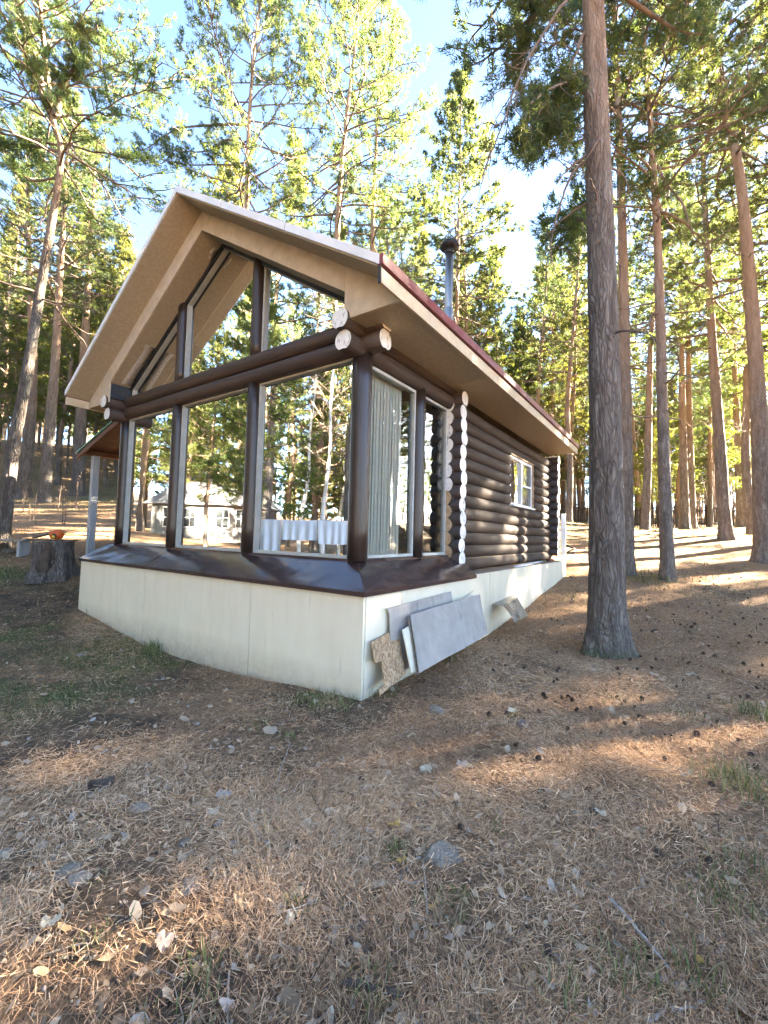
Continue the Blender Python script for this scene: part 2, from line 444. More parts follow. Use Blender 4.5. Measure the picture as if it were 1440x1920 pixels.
    MAT['black'] = simple('matt_black', (0.012, 0.012, 0.013), (0.03, 0.03, 0.032), 8, 0.5, bstr=0.05)
    MAT['inner'] = simple('pine_lining', (0.24, 0.17, 0.105), (0.36, 0.27, 0.17), 5, 0.6, stretch=(0.2, 4, 4), bstr=0.1)
    MAT['ledge'] = simple('weathered_ledge', (0.20, 0.14, 0.095), (0.36, 0.27, 0.19), 9, 0.8, bstr=0.2)
    MAT['steel'] = simple('stainless_pipe', (0.34, 0.30, 0.28), (0.50, 0.45, 0.42), 3, 0.36, metal=1.0, bstr=0.03)
    for gname, ior, gain in (('glass', 2.1, 3.9), ('glass_side', 1.6, 1.6)):
      m, nt, b = new_mat('window_' + gname)
      nt.nodes.remove(b)
      gl = N(nt, 'BsdfGlossy'); gl.inputs['Roughness'].default_value = 0.0; gl.inputs[0].default_value = (0.93, 0.96, 0.95, 1)
      tp = N(nt, 'BsdfTransparent'); tp.inputs[0].default_value = (0.80, 0.85, 0.83, 1)
      fr = N(nt, 'Fresnel'); fr.inputs[0].default_value = ior
      w = noise(nt, coords(nt), 0.9, 2)
      bp = N(nt, 'Bump'); bp.inputs['Strength'].default_value = 0.05; bp.inputs['Distance'].default_value = 0.05; nt.links.new(w, bp.inputs['Height'])
      nt.links.new(bp.outputs[0], gl.inputs['Normal'])
      ms = N(nt, 'MixShader')
      nt.links.new(mathn(nt, 'MULTIPLY', fr.outputs[0], gain, True), ms.inputs[0])
      nt.links.new(tp.outputs[0], ms.inputs[1]); nt.links.new(gl.outputs[0], ms.inputs[2])
      nt.links.new(ms.outputs[0], nt.nodes['Material Output'].inputs[0])
      MAT[gname] = m

    # things round the cabin
    MAT['grey_board'] = None
    m, nt, b = new_mat('weathered_grey_sheet')
    n = noise(nt, coords(nt), 4, 6, 0.6); st = noise(nt, coords(nt, (6, 6, 1.2)), 3.4, 6, 0.75); msk = noise(nt, coords(nt), 1.6, 3)
    c = ramp(nt, n, [(0.3, (0.27, 0.25, 0.23)), (0.7, (0.38, 0.355, 0.325))])
    f = mathn(nt, 'MULTIPLY', ramp(nt, st, [(0.54, (0, 0, 0)), (0.66, (1, 1, 1))]), ramp(nt, msk, [(0.45, (0, 0, 0)), (0.6, (0.8, 0.8, 0.8))]))
    nt.links.new(mix(nt, f, c, (0.05, 0.048, 0.05)), b.inputs['Base Color']); b.inputs['Roughness'].default_value = 0.7
    bump(nt, b, n, 0.1, 0.01)
    MAT['grey_board'] = m
    m, nt, b = new_mat('strand_board')
    vo = N(nt, 'TexVoronoi'); vo.inputs['Scale'].default_value = 55; vo.inputs['Randomness'].default_value = 1.0; cc = coords(nt, (1, 1, 0.7)); nt.links.new(cc, vo.inputs['Vector'])
    n = noise(nt, coords(nt), 5, 5)
    c = ramp(nt, N_rgb(nt, vo.outputs['Color']), [(0.2, (0.24, 0.14, 0.075)), (0.5, (0.40, 0.255, 0.14)), (0.8, (0.55, 0.40, 0.25))])
    nt.links.new(mix(nt, mathn(nt, 'MULTIPLY', n, 0.45), c, (0.26, 0.135, 0.07)), b.inputs['Base Color']); b.inputs['Roughness'].default_value = 0.8
    bump(nt, b, vo.outputs['Distance'], 0.2, 0.006)
    MAT['osb'] = m
    MAT['zinc'] = simple('brown_sheet_metal', (0.16, 0.15, 0.15), (0.30, 0.29, 0.285), 6, 0.25, metal=0.9, bstr=0.3, bdist=0.03)
    MAT['stone'] = simple('grey_stone', (0.12, 0.10, 0.082), (0.26, 0.225, 0.185), 9, 0.9, bstr=0.5, bdist=0.02)
    MAT['stone_pale'] = simple('pale_stone', (0.19, 0.16, 0.13), (0.36, 0.31, 0.255), 9, 0.9, bstr=0.5, bdist=0.02)
    MAT['stone_red'] = simple('purple_brown_stone', (0.15, 0.105, 0.10), (0.27, 0.19, 0.17), 9, 0.85, bstr=0.4, bdist=0.02)
    MAT['brick'] = simple('red_brick', (0.24, 0.09, 0.06), (0.36, 0.15, 0.10), 18, 0.9, bstr=0.4)
    MAT['cone'] = simple('pine_cone_scales', (0.03, 0.02, 0.016), (0.11, 0.07, 0.05), 30, 0.8, bstr=0.2)
    MAT['stick'] = simple('peeled_grey_stick', (0.24, 0.21, 0.18), (0.52, 0.49, 0.45), 18, 0.8, stretch=(1, 1, 0.4), bstr=0.3)
    MAT['stick_dark'] = simple('dark_bark_stick', (0.03, 0.022, 0.018), (0.09, 0.065, 0.05), 18, 0.9, bstr=0.4)
    MAT['plank'] = simple('weathered_plank', (0.15, 0.125, 0.10), (0.33, 0.29, 0.25), 8, 0.8, stretch=(0.3, 4, 4), bstr=0.2)
    MAT['plank_dark'] = simple('dark_wet_plank', (0.022, 0.018, 0.016), (0.06, 0.05, 0.045), 8, 0.6, bstr=0.2)
    MAT['post_grey'] = simple('grey_painted_timber', (0.30, 0.33, 0.34), (0.44, 0.47, 0.48), 8, 0.7, stretch=(3, 3, 0.3), bstr=0.1)
    MAT['canopy_wood'] = simple('red_brown_canopy_boards', (0.085, 0.036, 0.02), (0.17, 0.08, 0.045), 7, 0.7, stretch=(0.3, 3, 3), bstr=0.15)
    MAT['green_metal'] = simple('green_roof_sheet', (0.03, 0.13, 0.045), (0.055, 0.20, 0.075), 5, 0.4, bstr=0.05)
    MAT['orange'] = simple('orange_plastic', (0.62, 0.10, 0.022), (0.74, 0.15, 0.035), 4, 0.35, bstr=0.05)
    MAT['yellow'] = simple('yellow_plastic', (0.70, 0.48, 0.04), (0.76, 0.55, 0.08), 4, 0.4, bstr=0.03)
    MAT['cut_wood'] = simple('old_cut_wood', (0.16, 0.11, 0.075), (0.34, 0.25, 0.17), 14, 0.85, bstr=0.3)
    MAT['charred'] = simple('charred_wood', (0.02, 0.015, 0.012), (0.12, 0.085, 0.06), 10, 0.9, stretch=(1, 1, 0.3), bstr=0.5, bdist=0.03)
    MAT['linen'] = simple('white_linen', (0.74, 0.76, 0.80), (0.83, 0.84, 0.86), 3, 0.8, bstr=0.1)
    MAT['blind'] = simple('cream_blind_fabric', (0.66, 0.64, 0.58), (0.76, 0.74, 0.68), 30, 0.8, bstr=0.05)
    MAT['house_wall'] = simple('pale_render', (0.16, 0.16, 0.16), (0.22, 0.22, 0.215), 5, 0.8, bstr=0.1)
    MAT['house_roof'] = simple('pale_metal_roof', (0.26, 0.28, 0.30), (0.34, 0.36, 0.39), 3, 0.4, bstr=0.05)
    MAT['window_dark'] = simple('dark_window_glass', (0.02, 0.025, 0.03), (0.05, 0.055, 0.06), 2, 0.08, bstr=0)
    MAT['red'] = simple('red_plastic_box', (0.40, 0.02, 0.02), (0.5, 0.04, 0.035), 4, 0.4, bstr=0.03)
    MAT['picket'] = simple('weathered_picket', (0.028, 0.021, 0.017), (0.07, 0.055, 0.044), 5, 0.85, bstr=0.2)
    MAT['leaf_yellow'] = simple('yellow_leaf', (0.52, 0.28, 0.045), (0.68, 0.42, 0.09), 30, 0.6, bstr=0.2)
    MAT['leaf_pale'] = simple('pale_dry_leaf', (0.46, 0.37, 0.25), (0.66, 0.57, 0.42), 30, 0.7, bstr=0.2)
    MAT['leaf_pink'] = simple('pinkish_dry_leaf', (0.40, 0.27, 0.20), (0.56, 0.42, 0.33), 30, 0.7, bstr=0.2)
    MAT['leaf_grey'] = simple('grey_dry_leaf', (0.26, 0.225, 0.195), (0.42, 0.38, 0.335), 30, 0.7, bstr=0.2)
    MAT['crystal'] = simple('frosted_star', (0.66, 0.70, 0.74), (0.8, 0.83, 0.85), 6, 0.2, bstr=0.02)
    MAT['rope'] = simple('grey_cord', (0.2, 0.2, 0.2), (0.34, 0.34, 0.33), 20, 0.8, bstr=0.1)

def N_rgb(nt, col):
    n = N(nt, 'RGBToBW'); nt.links.new(col, n.inputs[0]); return n.outputs[0]
build_materials()

# ------------------------------------------------------------------ terrain
YM = 5.91
def gp(px, py, d): return tuple(at(px, py, d))
CTRL = [(3.4, 2.57, 0.0), (3.4, 4.3, -0.115), (3.4, 6.85, -0.125), (3.4, 8.2, 0.0), (3.4, 9.23, 0.10), (4.8, 2.5, 0.02), (6.76, 2.57, 0.06), (9.5, 2.57, 0.32), (12.47, 2.57, 0.64),
        (0, 0, -0.02), (1.5, 1.2, -0.02), (1.0, 3.0, -0.06), (2.2, -0.6, 0.0), (-3, 0, -0.10), (0, -4, 0.0), (-6, 5, -0.1), (1.2, 5.5, -0.10), (1.6, 8.5, 0.02),
        gp(1135, 1222, 6.2), gp(1172, 1078, 12), gp(1252, 1088, 11.2), gp(1430, 1054, 13.8), gp(1361, 1011, 18), gp(1285, 993, 26), gp(1390, 988, 27), gp(1105, 988, 33), gp(1440, 990, 36), gp(1200, 989, 36),
        gp(2, 1032, 10.5), gp(95, 1083, 9.3), gp(163, 1041, 11), gp(82, 938, 22), gp(43, 928, 24), gp(146, 924, 26),
        (8, 9.3, 0.9), (13, 6, 1.1), (16, 12, 2.2), (25, 12, 3.6), (45, 25, 6.5), (60, 0, 4.2), (30, -35, 2.6), (12, -14, 0.7), (0, -30, 0.8), (-30, -10, -0.3), (-30, 20, 0.3), (-15, 14, 0.1), (-10, 40, 2.5), (10, 45, 8.0), (30, 60, 12), (80, 60, 13), (100, -60, 5), (-80, 60, 3), (-80, -80, 0), (100, 100, 18)]
_C = np.array(CTRL)
def _tps(r2): return 0.5 * r2 * np.log(r2 + 1e-9)
def _solve():
    P = _C[:, :2]; n = len(P)
    K = _tps(((P[:, None] - P[None]) ** 2).sum(-1)) + np.eye(n) * 0.02
    A = np.zeros((n + 3, n + 3)); A[:n, :n] = K; A[:n, n] = 1; A[:n, n + 1:] = P; A[n, :n] = 1; A[n + 1:, :n] = P.T
    return np.linalg.solve(A, np.concatenate([_C[:, 2], [0, 0, 0]]))
_w = _solve()
def ground_base(x, y):
    x = np.clip(np.asarray(x, float), -90, 110); y = np.clip(np.asarray(y, float), -90, 110)
    q = np.stack([x, y], -1)
    r2 = ((q[..., None, :] - _C[:, :2]) ** 2).sum(-1)
    return _tps(r2) @ _w[:len(_C)] + _w[len(_C)] + q @ _w[len(_C) + 1:]
def ground(x, y):
    x = np.asarray(x, float); y = np.asarray(y, float)
    d = np.hypot(x, y)
    rel = 0.035 * fbm(v3(x * 0.9, y * 0.9), 3) + 0.018 * fbm(v3(x * 4.0, y * 4.0, 3.0), 3)
    return ground_base(x, y) + rel * np.clip(1.3 - d / 60, 0.3, 1)
def gz(x, y): return float(ground(np.array([x]), np.array([y]))[0])

def build_ground():
    a = np.linspace(-1, 1, 281)
    s = np.sign(a) * (9.0 * np.abs(a) + 9.0 * np.abs(a) ** 3 + 400 * np.abs(a) ** 9)
    X, Y = np.meshgrid(s + 3.0, s + 2.5, indexing='ij')
    Z = ground(X.ravel(), Y.ravel())
    V = np.stack([X.ravel(), Y.ravel(), Z], -1)
    n = len(a)
    i, j = np.meshgrid(np.arange(n - 1), np.arange(n - 1), indexing='ij')
    F = np.stack([i * n + j, (i + 1) * n + j, (i + 1) * n + j + 1, i * n + j + 1], -1).reshape(-1, 4)
    me = np_mesh('ground', V, F, MAT['soil'], True)
    x, y = V[:, 0], V[:, 1]
    soil = soil_map(x, y); gr = grass_map(x, y)
    for nm, val in (('soil', soil), ('grass', gr), ('moss', moss_map(x, y))):
        at_ = me.attributes.new(nm, 'FLOAT', 'POINT'); at_.data.foreach_set('value', val.astype(np.float32))
    o = link('ground', me)
    tag(o, kind='structure')
    o['label'] = 'forest floor of brown pine needles with dark bare earth beside the plinth'

def sstep(a, b, x): t = np.clip((x - a) / (b - a), 0, 1); return t * t * (3 - 2 * t)
def soil_map(x, y):
    n = fbm(v3(x * 1.2, y * 1.2, 9.0), 4)
    a = np.exp(-(((x - 1.9) / 1.6) ** 2 + ((y - 5.2) / 3.4) ** 2)) * 1.25
    b = np.exp(-(((x - 3.2) / 1.8) ** 2 + ((y - 10.5) / 2.0) ** 2)) * 1.3
    return np.clip(a + b + n * 1.7 - 0.18, 0, 1)
def moss_map(x, y):
    n = fbm(v3(x * 1.0, y * 1.0, 15.0), 4)
    return np.clip((n * 1.8 + 0.55) * np.exp(-((x - 1.2) / 2.3) ** 2) * sstep(4.2, 6.4, y + x * 0.2) * (1 - sstep(11.5, 14, y)), 0, 1)
def grass_map(x, y):
    far = sstep(14, 24, x * FWD[0] + y * FWD[1])
    n = fbm(v3(x * 0.35, y * 0.35, 4.0), 4)
    return np.clip(far * (0.75 + n), 0, 1)
build_ground()

# ------------------------------------------------------------------ the cabin
PITCH = 0.212; LR = 0.116
def log_profile(r=LR, pitch=PITCH, n=28):
    out = []
    for k in range(n):
        a = -math.pi / 2 + 2 * math.pi * k / n
        x, z = r * math.cos(a), r * math.sin(a)
        dx, dz = x, z + pitch
        dd = math.hypot(dx, dz)
        if dd < r * 0.985 and z < 0:
            z = -pitch + math.sqrt(max((r * 0.985) ** 2 - x * x, 0))
        out.append((x, z))
    return out
PROF = log_profile()
def make_log(axis, a0, a1, c, z, mats, r=LR, end0=1, end1=1, seed=0, name='log', parent=None, prof=None):
    """round log along axis x or y from a0 to a1, other coordinate c, centre height z; material slots: side, white end, raw end"""
    prof = prof or PROF
    k = r / LR
    L = a1 - a0; nseg = max(2, int(L / 0.35))
    mb = MB(); n = len(prof); vs = []
    ph = seed * 1.73
    for i in range(nseg + 1):
        t = i / nseg
        wob = 1 + 0.018 * math.sin(t * L * 1.3 + ph) + 0.012 * math.sin(t * L * 3.9 + ph * 2.1)
        off = 0.006 * math.sin(t * L * 0.9 + ph * 1.3)
        for (px, pz) in prof:
            p = px * k * wob + off; q = pz * k * wob + off * 0.6
            vs.append((a0 + t * L, c + p, z + q) if axis == 'x' else (c + p, a0 + t * L, z + q))
    fs = []
    for i in range(nseg):
        for j in range(n):
            f = (i * n + j, i * n + (j + 1) % n, (i + 1) * n + (j + 1) % n, (i + 1) * n + j)
            fs.append(f if axis == 'y' else f[::-1])
    if axis == 'y': fs = [f[::-1] for f in fs]; fs = [f[::-1] for f in fs]
    # orient outward
    mb.add(vs, [f[::-1] if axis == 'y' else f[::-1] for f in fs] if axis == 'x' else fs, 0, True)
    e0 = tuple(range(n)); e1 = tuple(nseg * n + j for j in range(n))
    mb.f.append(e0); mb.m.append(end0); mb.s.append(False)
    mb.f.append(e1[::-1]); mb.m.append(end1); mb.s.append(False)
    me = mb.mesh(name, mats)
    me.validate()
    o = link(name, me, parent)
    import bmesh
    bm = bmesh.new(); bm.from_mesh(me); bmesh.ops.recalc_face_normals(bm, faces=bm.faces); bm.to_mesh(me); bm.free()
    return o

RIDGE_Y, RIDGE_Z, SLOPE = 5.88, 6.55, 0.6475
EAVE_Y = (2.235, 2 * 5.88 - 2.235)
RX0, RX1 = 3.06, 12.3
GX = 3.86          # glass plane of the gable front
YS = 3.03          # glass / log wall plane of the right side
YL = 2 * YM - YS   # left side
def rtop(y): return RIDGE_Z - SLOPE * abs(y - RIDGE_Y)

def pane_window(parent, axis, c, poly, fw=0.038, depth=0.07, name='window', fmat=None, glass='glass'):
    """glazed window: polygon (a,z) in the plane at c; frame bars follow the edges, pane inside"""
    fmat = fmat or MAT['frame']
    w = empty(name, (0, 0, 0), parent)
    n = len(poly); cx = sum(p[0] for p in poly) / n; cz = sum(p[1] for p in poly) / n
    P = [np.array(p, float) for p in poly]
    area = sum(P[i][0] * P[(i + 1) % n][1] - P[(i + 1) % n][0] * P[i][1] for i in range(n))
    if area < 0: P = P[::-1]
    inner = []
    for i in range(n):
        a, b, d = P[i - 1], P[i], P[(i + 1) % n]
        e1 = (b - a) / np.linalg.norm(b - a); e2 = (d - b) / np.linalg.norm(d - b)
        n1 = np.array([-e1[1], e1[0]]); n2 = np.array([-e2[1], e2[0]])
        s = n1 + n2; s = s / max(1e-6, (1 + float(np.dot(n1, n2))))
        inner.append(b + s * fw)
    def P3(p, t): return (c + t, p[0], p[1]) if axis == 'x' else (p[0], c + t, p[1])
    mb = MB()
    vs = [P3(p, -depth / 2) for p in P] + [P3(p, -depth / 2) for p in inner] + [P3(p, depth / 2) for p in P] + [P3(p, depth / 2) for p in inner]
    fs = []
    for i in range(n):
        j = (i + 1) % n
        fs += [(i, j, n + j, n + i), (2 * n + j, 2 * n + i, 3 * n + i, 3 * n + j), (n + i, n + j, 3 * n + j, 3 * n + i), (j, i, 2 * n + i, 2 * n + j)]
    mb.add(vs, fs)
    mb.build('frame', fmat, w)
    g = MB(); g.add([P3(p, 0.004) for p in inner], [tuple(range(n))])
    g.build('pane', MAT[glass], w)
    return w

def build_cabin():
    cab = empty('log_cabin', (3.4, 2.57, 0.0))
    inv = Matrix.Translation((-3.4, -2.57, 0.0))
    holder = cab
    tag(cab, 'dark brown log cabin with glazed gable front on cream panelled plinth', 'cabin')
    parts = []
    def B(mb, name, mats, bevel=0.0): 
        o = mb.build(name, mats, cab, bevel); return o
    # plinth panels
    PT = 1.05
    for y0, y1 in ((2.575, 4.294), (4.306, 6.844), (6.856, 9.25)):
        mb = MB(); mb.box(3.40, 3.43, y0, y1, -0.4, PT); B(mb, 'plinth_panel', MAT['plinth'], 0.003)
    xs = [3.434, 4.10, 6.80, 8.25, 10.6, 12.47]
    for k in range(5):
        mb = MB(); mb.box(xs[k] + 0.005, xs[k + 1] - 0.005, 2.57, 2.60, -0.4, 1.055); B(mb, 'plinth_panel', MAT['plinth'], 0.003)
    mb = MB(); mb.box(12.44, 12.469, 2.604, 9.24, -0.2, 1.05); B(mb, 'plinth_panel', MAT['plinth'])
    mb = MB(); mb.box(3.434, 12.43, 9.22, 9.249, -0.3, 1.05); B(mb, 'plinth_panel', MAT['plinth'])
    mb = MB(); mb.box(6.2, 12.43, 2.605, 2.95, 1.0, 1.062); B(mb, 'ledge', MAT['ledge'], 0.004)
    mb = MB(); mb.box(3.75, 12.40, 2.96, 8.9, 1.20, 1.28); B(mb, 'floor_deck', MAT['inner'])
    # flashing: sloping painted sheets round the glazed front, dented
    def sheet(pA, pB, qA, qB, nseg, seed, name):
        """strip from outer edge A->B to inner edge qA->qB with dents, plus drip lip"""
        pA, pB, qA, qB = [np.array(p, float) for p in (pA, pB, qA, qB)]
        nu, nv = nseg, 10
        V = []
        nrm = np.cross(pB - pA, qA - pA); nrm /= np.linalg.norm(nrm)
        if nrm[2] < 0: nrm = -nrm
        for i in range(nu + 1):
            for j in range(nv + 1):
                u, v = i / nu, j / nv
                p = (pA * (1 - u) + pB * u) * (1 - v) + (qA * (1 - u) + qB * u) * v
                L = np.linalg.norm(pB - pA)
                d = 0.016 * float(fbm(np.array([u * L * 2.2 + seed, v * 1.6, seed * 3.1]), 2)) * math.sin(math.pi * v) ** 0.6
                V.append(p + nrm * d)
        V = np.array(V); n = nv + 1
        mb = MB()
        i_, j_ = np.meshgrid(np.arange(nu), np.arange(nv), indexing='ij')
        F = np.stack([i_ * n + j_, (i_ + 1) * n + j_, (i_ + 1) * n + j_ + 1, i_ * n + j_ + 1], -1).reshape(-1, 4)
        if np.cross(V[n] - V[0], V[1] - V[0])[2] < 0: F = F[:, ::-1]
        mb.add(V, [tuple(f) for f in F], 0, True)
        o = B(mb, name, MAT['flashing'])
        out = (pA - qA); out[2] = 0
        e = (pB - pA) / np.linalg.norm(pB - pA); outn = np.array([out @ np.array([abs(e[1]), 0, 0]), out @ np.array([0, abs(e[0]), 0]), 0])
        outn = outn / np.linalg.norm(outn)
        lip = MB(); lip.obox(pA - outn * 0.006 + np.array([0, 0, -0.045]), pB - pA, outn * 0.012, (0, 0, 0.047))
        l = lip.build('drip_lip', MAT['flashing'], o)
        return o
    sheet((3.372, 6.86, 1.052), (3.372, 9.275, 1.052), (3.84, 6.86, 1.335), (3.80, 9.10, 1.335), 40, 1.3, 'flashing')
    sheet((3.366, 2.54, 1.056), (3.366, 6.90, 1.056), (3.84, 3.02, 1.337), (3.84, 6.90, 1.337), 70, 4.1, 'flashing')
    sheet((3.367, 2.541, 1.056), (6.17, 2.541, 1.056), (3.845, 3.02, 1.336), (6.36, 2.985, 1.336), 50, 8.7, 'flashing')
    sheet((3.38, 9.277, 1.052), (6.2, 9.277, 1.052), (3.80, 8.98, 1.335), (6.2, 8.98, 1.335), 30, 12.2, 'flashing')
    mb = MB(); mb.box(3.80, 3.95, 3.0, 8.95, 1.30, 1.338); B(mb, 'sill_board', MAT['flashing'])
    mb = MB(); mb.box(3.96, 6.15, 2.965, 3.12, 1.30, 1.338); B(mb, 'sill_board', MAT['flashing'])
    # posts below and above the beams
    def post(x, y, z0, z1, r):
        mb = MB(); zz = np.linspace(z0, z1, 8)
        mb.tube([(x, y, q) for q in zz], [r * (1 + 0.01 * math.sin(i * 1.7 + y)) for i in range(8)], 24)
        B(mb, 'post', MAT['post'])
    PY = [YS, 4.97, 6.95, YL]
    for y in PY: post(GX, y, 1.325, 3.76, 0.118 if y == YS else 0.102)
    post(5.17, YS, 1.325, 3.76, 0.10); post(5.17, YL, 1.325, 3.76, 0.10)
    for y in PY[1:3]: post(GX, y, 4.10, rtop(y) - 0.36, 0.098)
    # beams over the windows, ends painted white
    E = [MAT['beam_y'], MAT['white_end'], MAT['raw_end']]
    EX = [MAT['log_x'], MAT['white_end'], MAT['raw_end']]
    EY = [MAT['log_y'], MAT['white_end'], MAT['raw_end']]
    make_log('y', 2.70, 9.12, GX - 0.02, 3.825, E, seed=1, name='beam_log', parent=cab)
    make_log('y', 2.68, 9.12, GX - 0.02, 4.04, E, seed=2, name='beam_log', parent=cab)
    for yy in (YS, YL):
        make_log('x', 3.50, 6.6, yy, 3.765, EX, seed=3 + yy, name='beam_log', parent=cab)
        make_log('x', 3.425, 6.6, yy, 3.98, EX, seed=4 + yy, name='beam_log', parent=cab)
    # log walls: side walls along x, cross walls along y
    z0 = 1.175
    nl = 13
    for k in range(nl):
        z = z0 + k * PITCH
        xe = 6.06 + 0.02 * math.sin(k * 2.3)
        raw = 2 if (k < 6) else 1
        end = 12.45
        hits = (z + LR * 0.35 > 2.30) and (z - LR * 0.35 < 3.42)
        if hits:
            make_log('x', xe, 8.95, YS, z, EX, end0=raw, end1=2, seed=k * 3 + 5, parent=cab)
            make_log('x', 10.62, end, YS, z, EX, end0=2, end1=2, seed=k * 3 + 6, parent=cab)
        else:
            make_log('x', xe if k > 0 else 6.3, end, YS, z, EX, end0=raw, end1=2, seed=k * 3 + 5, parent=cab)
        make_log('x', 6.1, end, YL, z, EX, seed=k * 5 + 2, parent=cab)
        zc = z + PITCH * 0.5
        make_log('y', 2.79 + 0.012 * math.sin(k * 1.9), 9.05, 6.2, zc, EY, end0=1, seed=k * 7, parent=cab, name='cross_log')
        make_log('y', 2.735 + 0.012 * math.sin(k * 2.9), 9.05, 12.42, zc, EY, end0=1, seed=k * 11, parent=cab, name='cross_log')
    # side window in the log wall
    win = empty('window', (0, 0, 0), cab)
    x0, x1, zz0, zz1 = 8.97, 10.60, 2.34, 3.42
    mb = MB()
    yf = YS - 0.03
    for (a, b, c, d) in ((x0, x1, zz0, zz0 + 0.06), (x0, x1, zz1 - 0.06, zz1), (x0, x0 + 0.06, zz0 + 0.06, zz1 - 0.06), (x1 - 0.06, x1, zz0 + 0.06, zz1 - 0.06), (9.76, 9.84, zz0 + 0.06, zz1 - 0.06)):
        mb.box(a, b, yf - 0.04, yf + 0.04, c, d)
    mb.build('frame', MAT['pvc'], win, 0.004)
    mb = MB(); mb.box(9.843, x1 - 0.063, yf - 0.045, yf - 0.012, 2.83, 2.868); mb.build('crossbar', MAT['pvc'], win)
    mb = MB(); mb.add([(9.843, yf - 0.02, zz0 + 0.06), (x1 - 0.06, yf - 0.02, zz0 + 0.06), (x1 - 0.06, yf - 0.02, zz1 - 0.06), (9.843, yf - 0.02, zz1 - 0.06)], [(0, 1, 2, 3)]); mb.build('insect_screen', screen_mat(), win)
    for a, b in ((x0 + 0.06, 9.76), (9.84, x1 - 0.06)):
        mb = MB(); mb.add([(a, yf + 0.01, zz0 + 0.06), (b, yf + 0.01, zz0 + 0.06), (b, yf + 0.01, zz1 - 0.06), (a, yf + 0.01, zz1 - 0.06)], [(0, 1, 2, 3)]); mb.build('pane', MAT['glass'], win)
    mb = MB(); mb.box(x0 - 0.02, x1 + 0.02, YS - 0.16, YS - 0.071, zz0 - 0.02, zz0 + 0.02); mb.build('sill', MAT['pvc'], win, 0.004)
    mb = MB(); mb.box(10.602, 10.64, YS - 0.10, YS + 0.1, zz0, zz1 + 0.02); mb.build('jamb', MAT['raw_end'], win)
    mb = MB(); mb.box(x0 - 0.02, 10.64, YS - 0.10, YS + 0.1, zz1 + 0.003, zz1 + 0.04); mb.build('head', MAT['raw_end'], win)
    # big windows
    r = 0.10
    for a, b in ((PY[0] + 0.115, PY[1] - r), (PY[1] + r, PY[2] - r), (PY[2] + r, PY[3] - r)):
        pane_window(cab, 'x', GX + 0.03, [(a, 1.34), (b, 1.34), (b, 3.735), (a, 3.735)])
    for yy, ins in ((YS + 0.02, 1), (YL - 0.02, -1)):
        for a, b in ((GX + 0.115, 5.17 - r), (5.17 + r, 6.06)):
            pane_window(cab, 'y', yy, [(a, 1.345), (b, 1.345), (b, 3.66), (a, 3.66)], glass='glass_side')
    def op(y): return 6.14 - SLOPE * abs(y - 5.86)
    lo = 4.13
    YO0, YO1 = 3.0, 8.66
    for a, b in ((YO0 + 0.02, PY[1] - 0.095), (PY[2] + 0.095, YO1 - 0.02)):
        pane_window(cab, 'x', GX + 0.03, [(a, lo), (b, lo), (b, op(b) - 0.02), (a, op(a) - 0.02)])
    a, b = PY[1] + 0.095, PY[2] - 0.095
    pane_window(cab, 'x', GX + 0.03, [(a, lo), (b, lo), (b, op(b) - 0.02), (5.86, op(5.86) - 0.02), (a, op(a) - 0.02)])
    # gable boards
    def under(y): return rtop(y) - 0.105
    G0, G1 = 3.46, 3.487
    pieces = [
        [(YO0, op(YO0)), (4.45, op(4.45)), (4.52, under(4.52)), (YO0, under(YO0))],
        [(4.453, op(4.453)), (5.858, op(5.858)), (5.878, under(5.878)), (4.523, under(4.523))],
        [(5.862, op(5.862)), (YO1, op(YO1)), (YO1, under(YO1)), (5.882, under(5.882))],
        [(EAVE_Y[0] + 0.03, 3.965), (YO0 - 0.003, 3.965), (YO0 - 0.003, under(YO0)), (EAVE_Y[0] + 0.03, under(EAVE_Y[0] + 0.03))],
        [(YO1 + 0.003, 3.965), (EAVE_Y[1] - 0.03, 3.965), (EAVE_Y[1] - 0.03, under(EAVE_Y[1] - 0.03)), (YO1 + 0.003, under(YO1))]]
    for p in pieces:
        mb = MB(); mb.prism(p, 'x', G0, G1); B(mb, 'gable_board', MAT['gable'], 0.002)
    # reveal between the gable boards and the set-back glass
    for (ya, yb) in ((YO0, 5.86), (5.86, YO1)):
        mb = MB(); mb.prism([(ya, op(ya)), (yb, op(yb)), (yb, op(yb) + 0.03), (ya, op(ya) + 0.03)], 'x', G1 + 0.002, GX + 0.07); B(mb, 'reveal_board', MAT['soffit'])
    mb = MB(); mb.box(G1 + 0.002, GX + 0.07, YO0 - 0.03, YO0, 4.05, op(YO0)); B(mb, 'reveal_board', MAT['soffit'])
    mb = MB(); mb.box(G1 + 0.002, GX + 0.07, YO1, YO1 + 0.03, 4.05, op(YO1)); B(mb, 'reveal_board', MAT['black'])
    # dark glazing bead under the sloping reveals and lumps of mounting foam
    for (ya, yb) in ((YO0 + 0.02, 5.86), (5.86, YO1 - 0.02)):
        mb = MB(); mb.prism([(ya, op(ya) - 0.055), (yb, op(yb) - 0.055), (yb, op(yb) - 0.002), (ya, op(ya) - 0.002)], 'x', GX - 0.05, GX - 0.008); B(mb, 'glazing_bead', MAT['black'])
    for (ya, yb, w) in ((7.75, 8.6, 0.17), (5.95, 6.12, 0.08)):
        mb = MB(); nn = 16
        top = []; bot = []
        for i in range(nn + 1):
            y = ya + (yb - ya) * i / nn; th = 0.018 + 0.010 * float(vnoise(np.array([i * 0.9, 3.3, ya]))); ww = w * (0.8 + 0.28 * float(vnoise(np.array([i * 0.33, 7.7, ya]))))
            top.append(y); bot.append((th, ww))
        vs = []
        for y, (th, ww) in zip(top, bot):
            vs += [(GX - 0.06, y, op(y) - 0.002), (GX - 0.06, y, op(y) - th), (GX - 0.06 - ww, y, op(y) - th * 0.7), (GX - 0.06 - ww, y, op(y) - 0.002)]
        fs = []
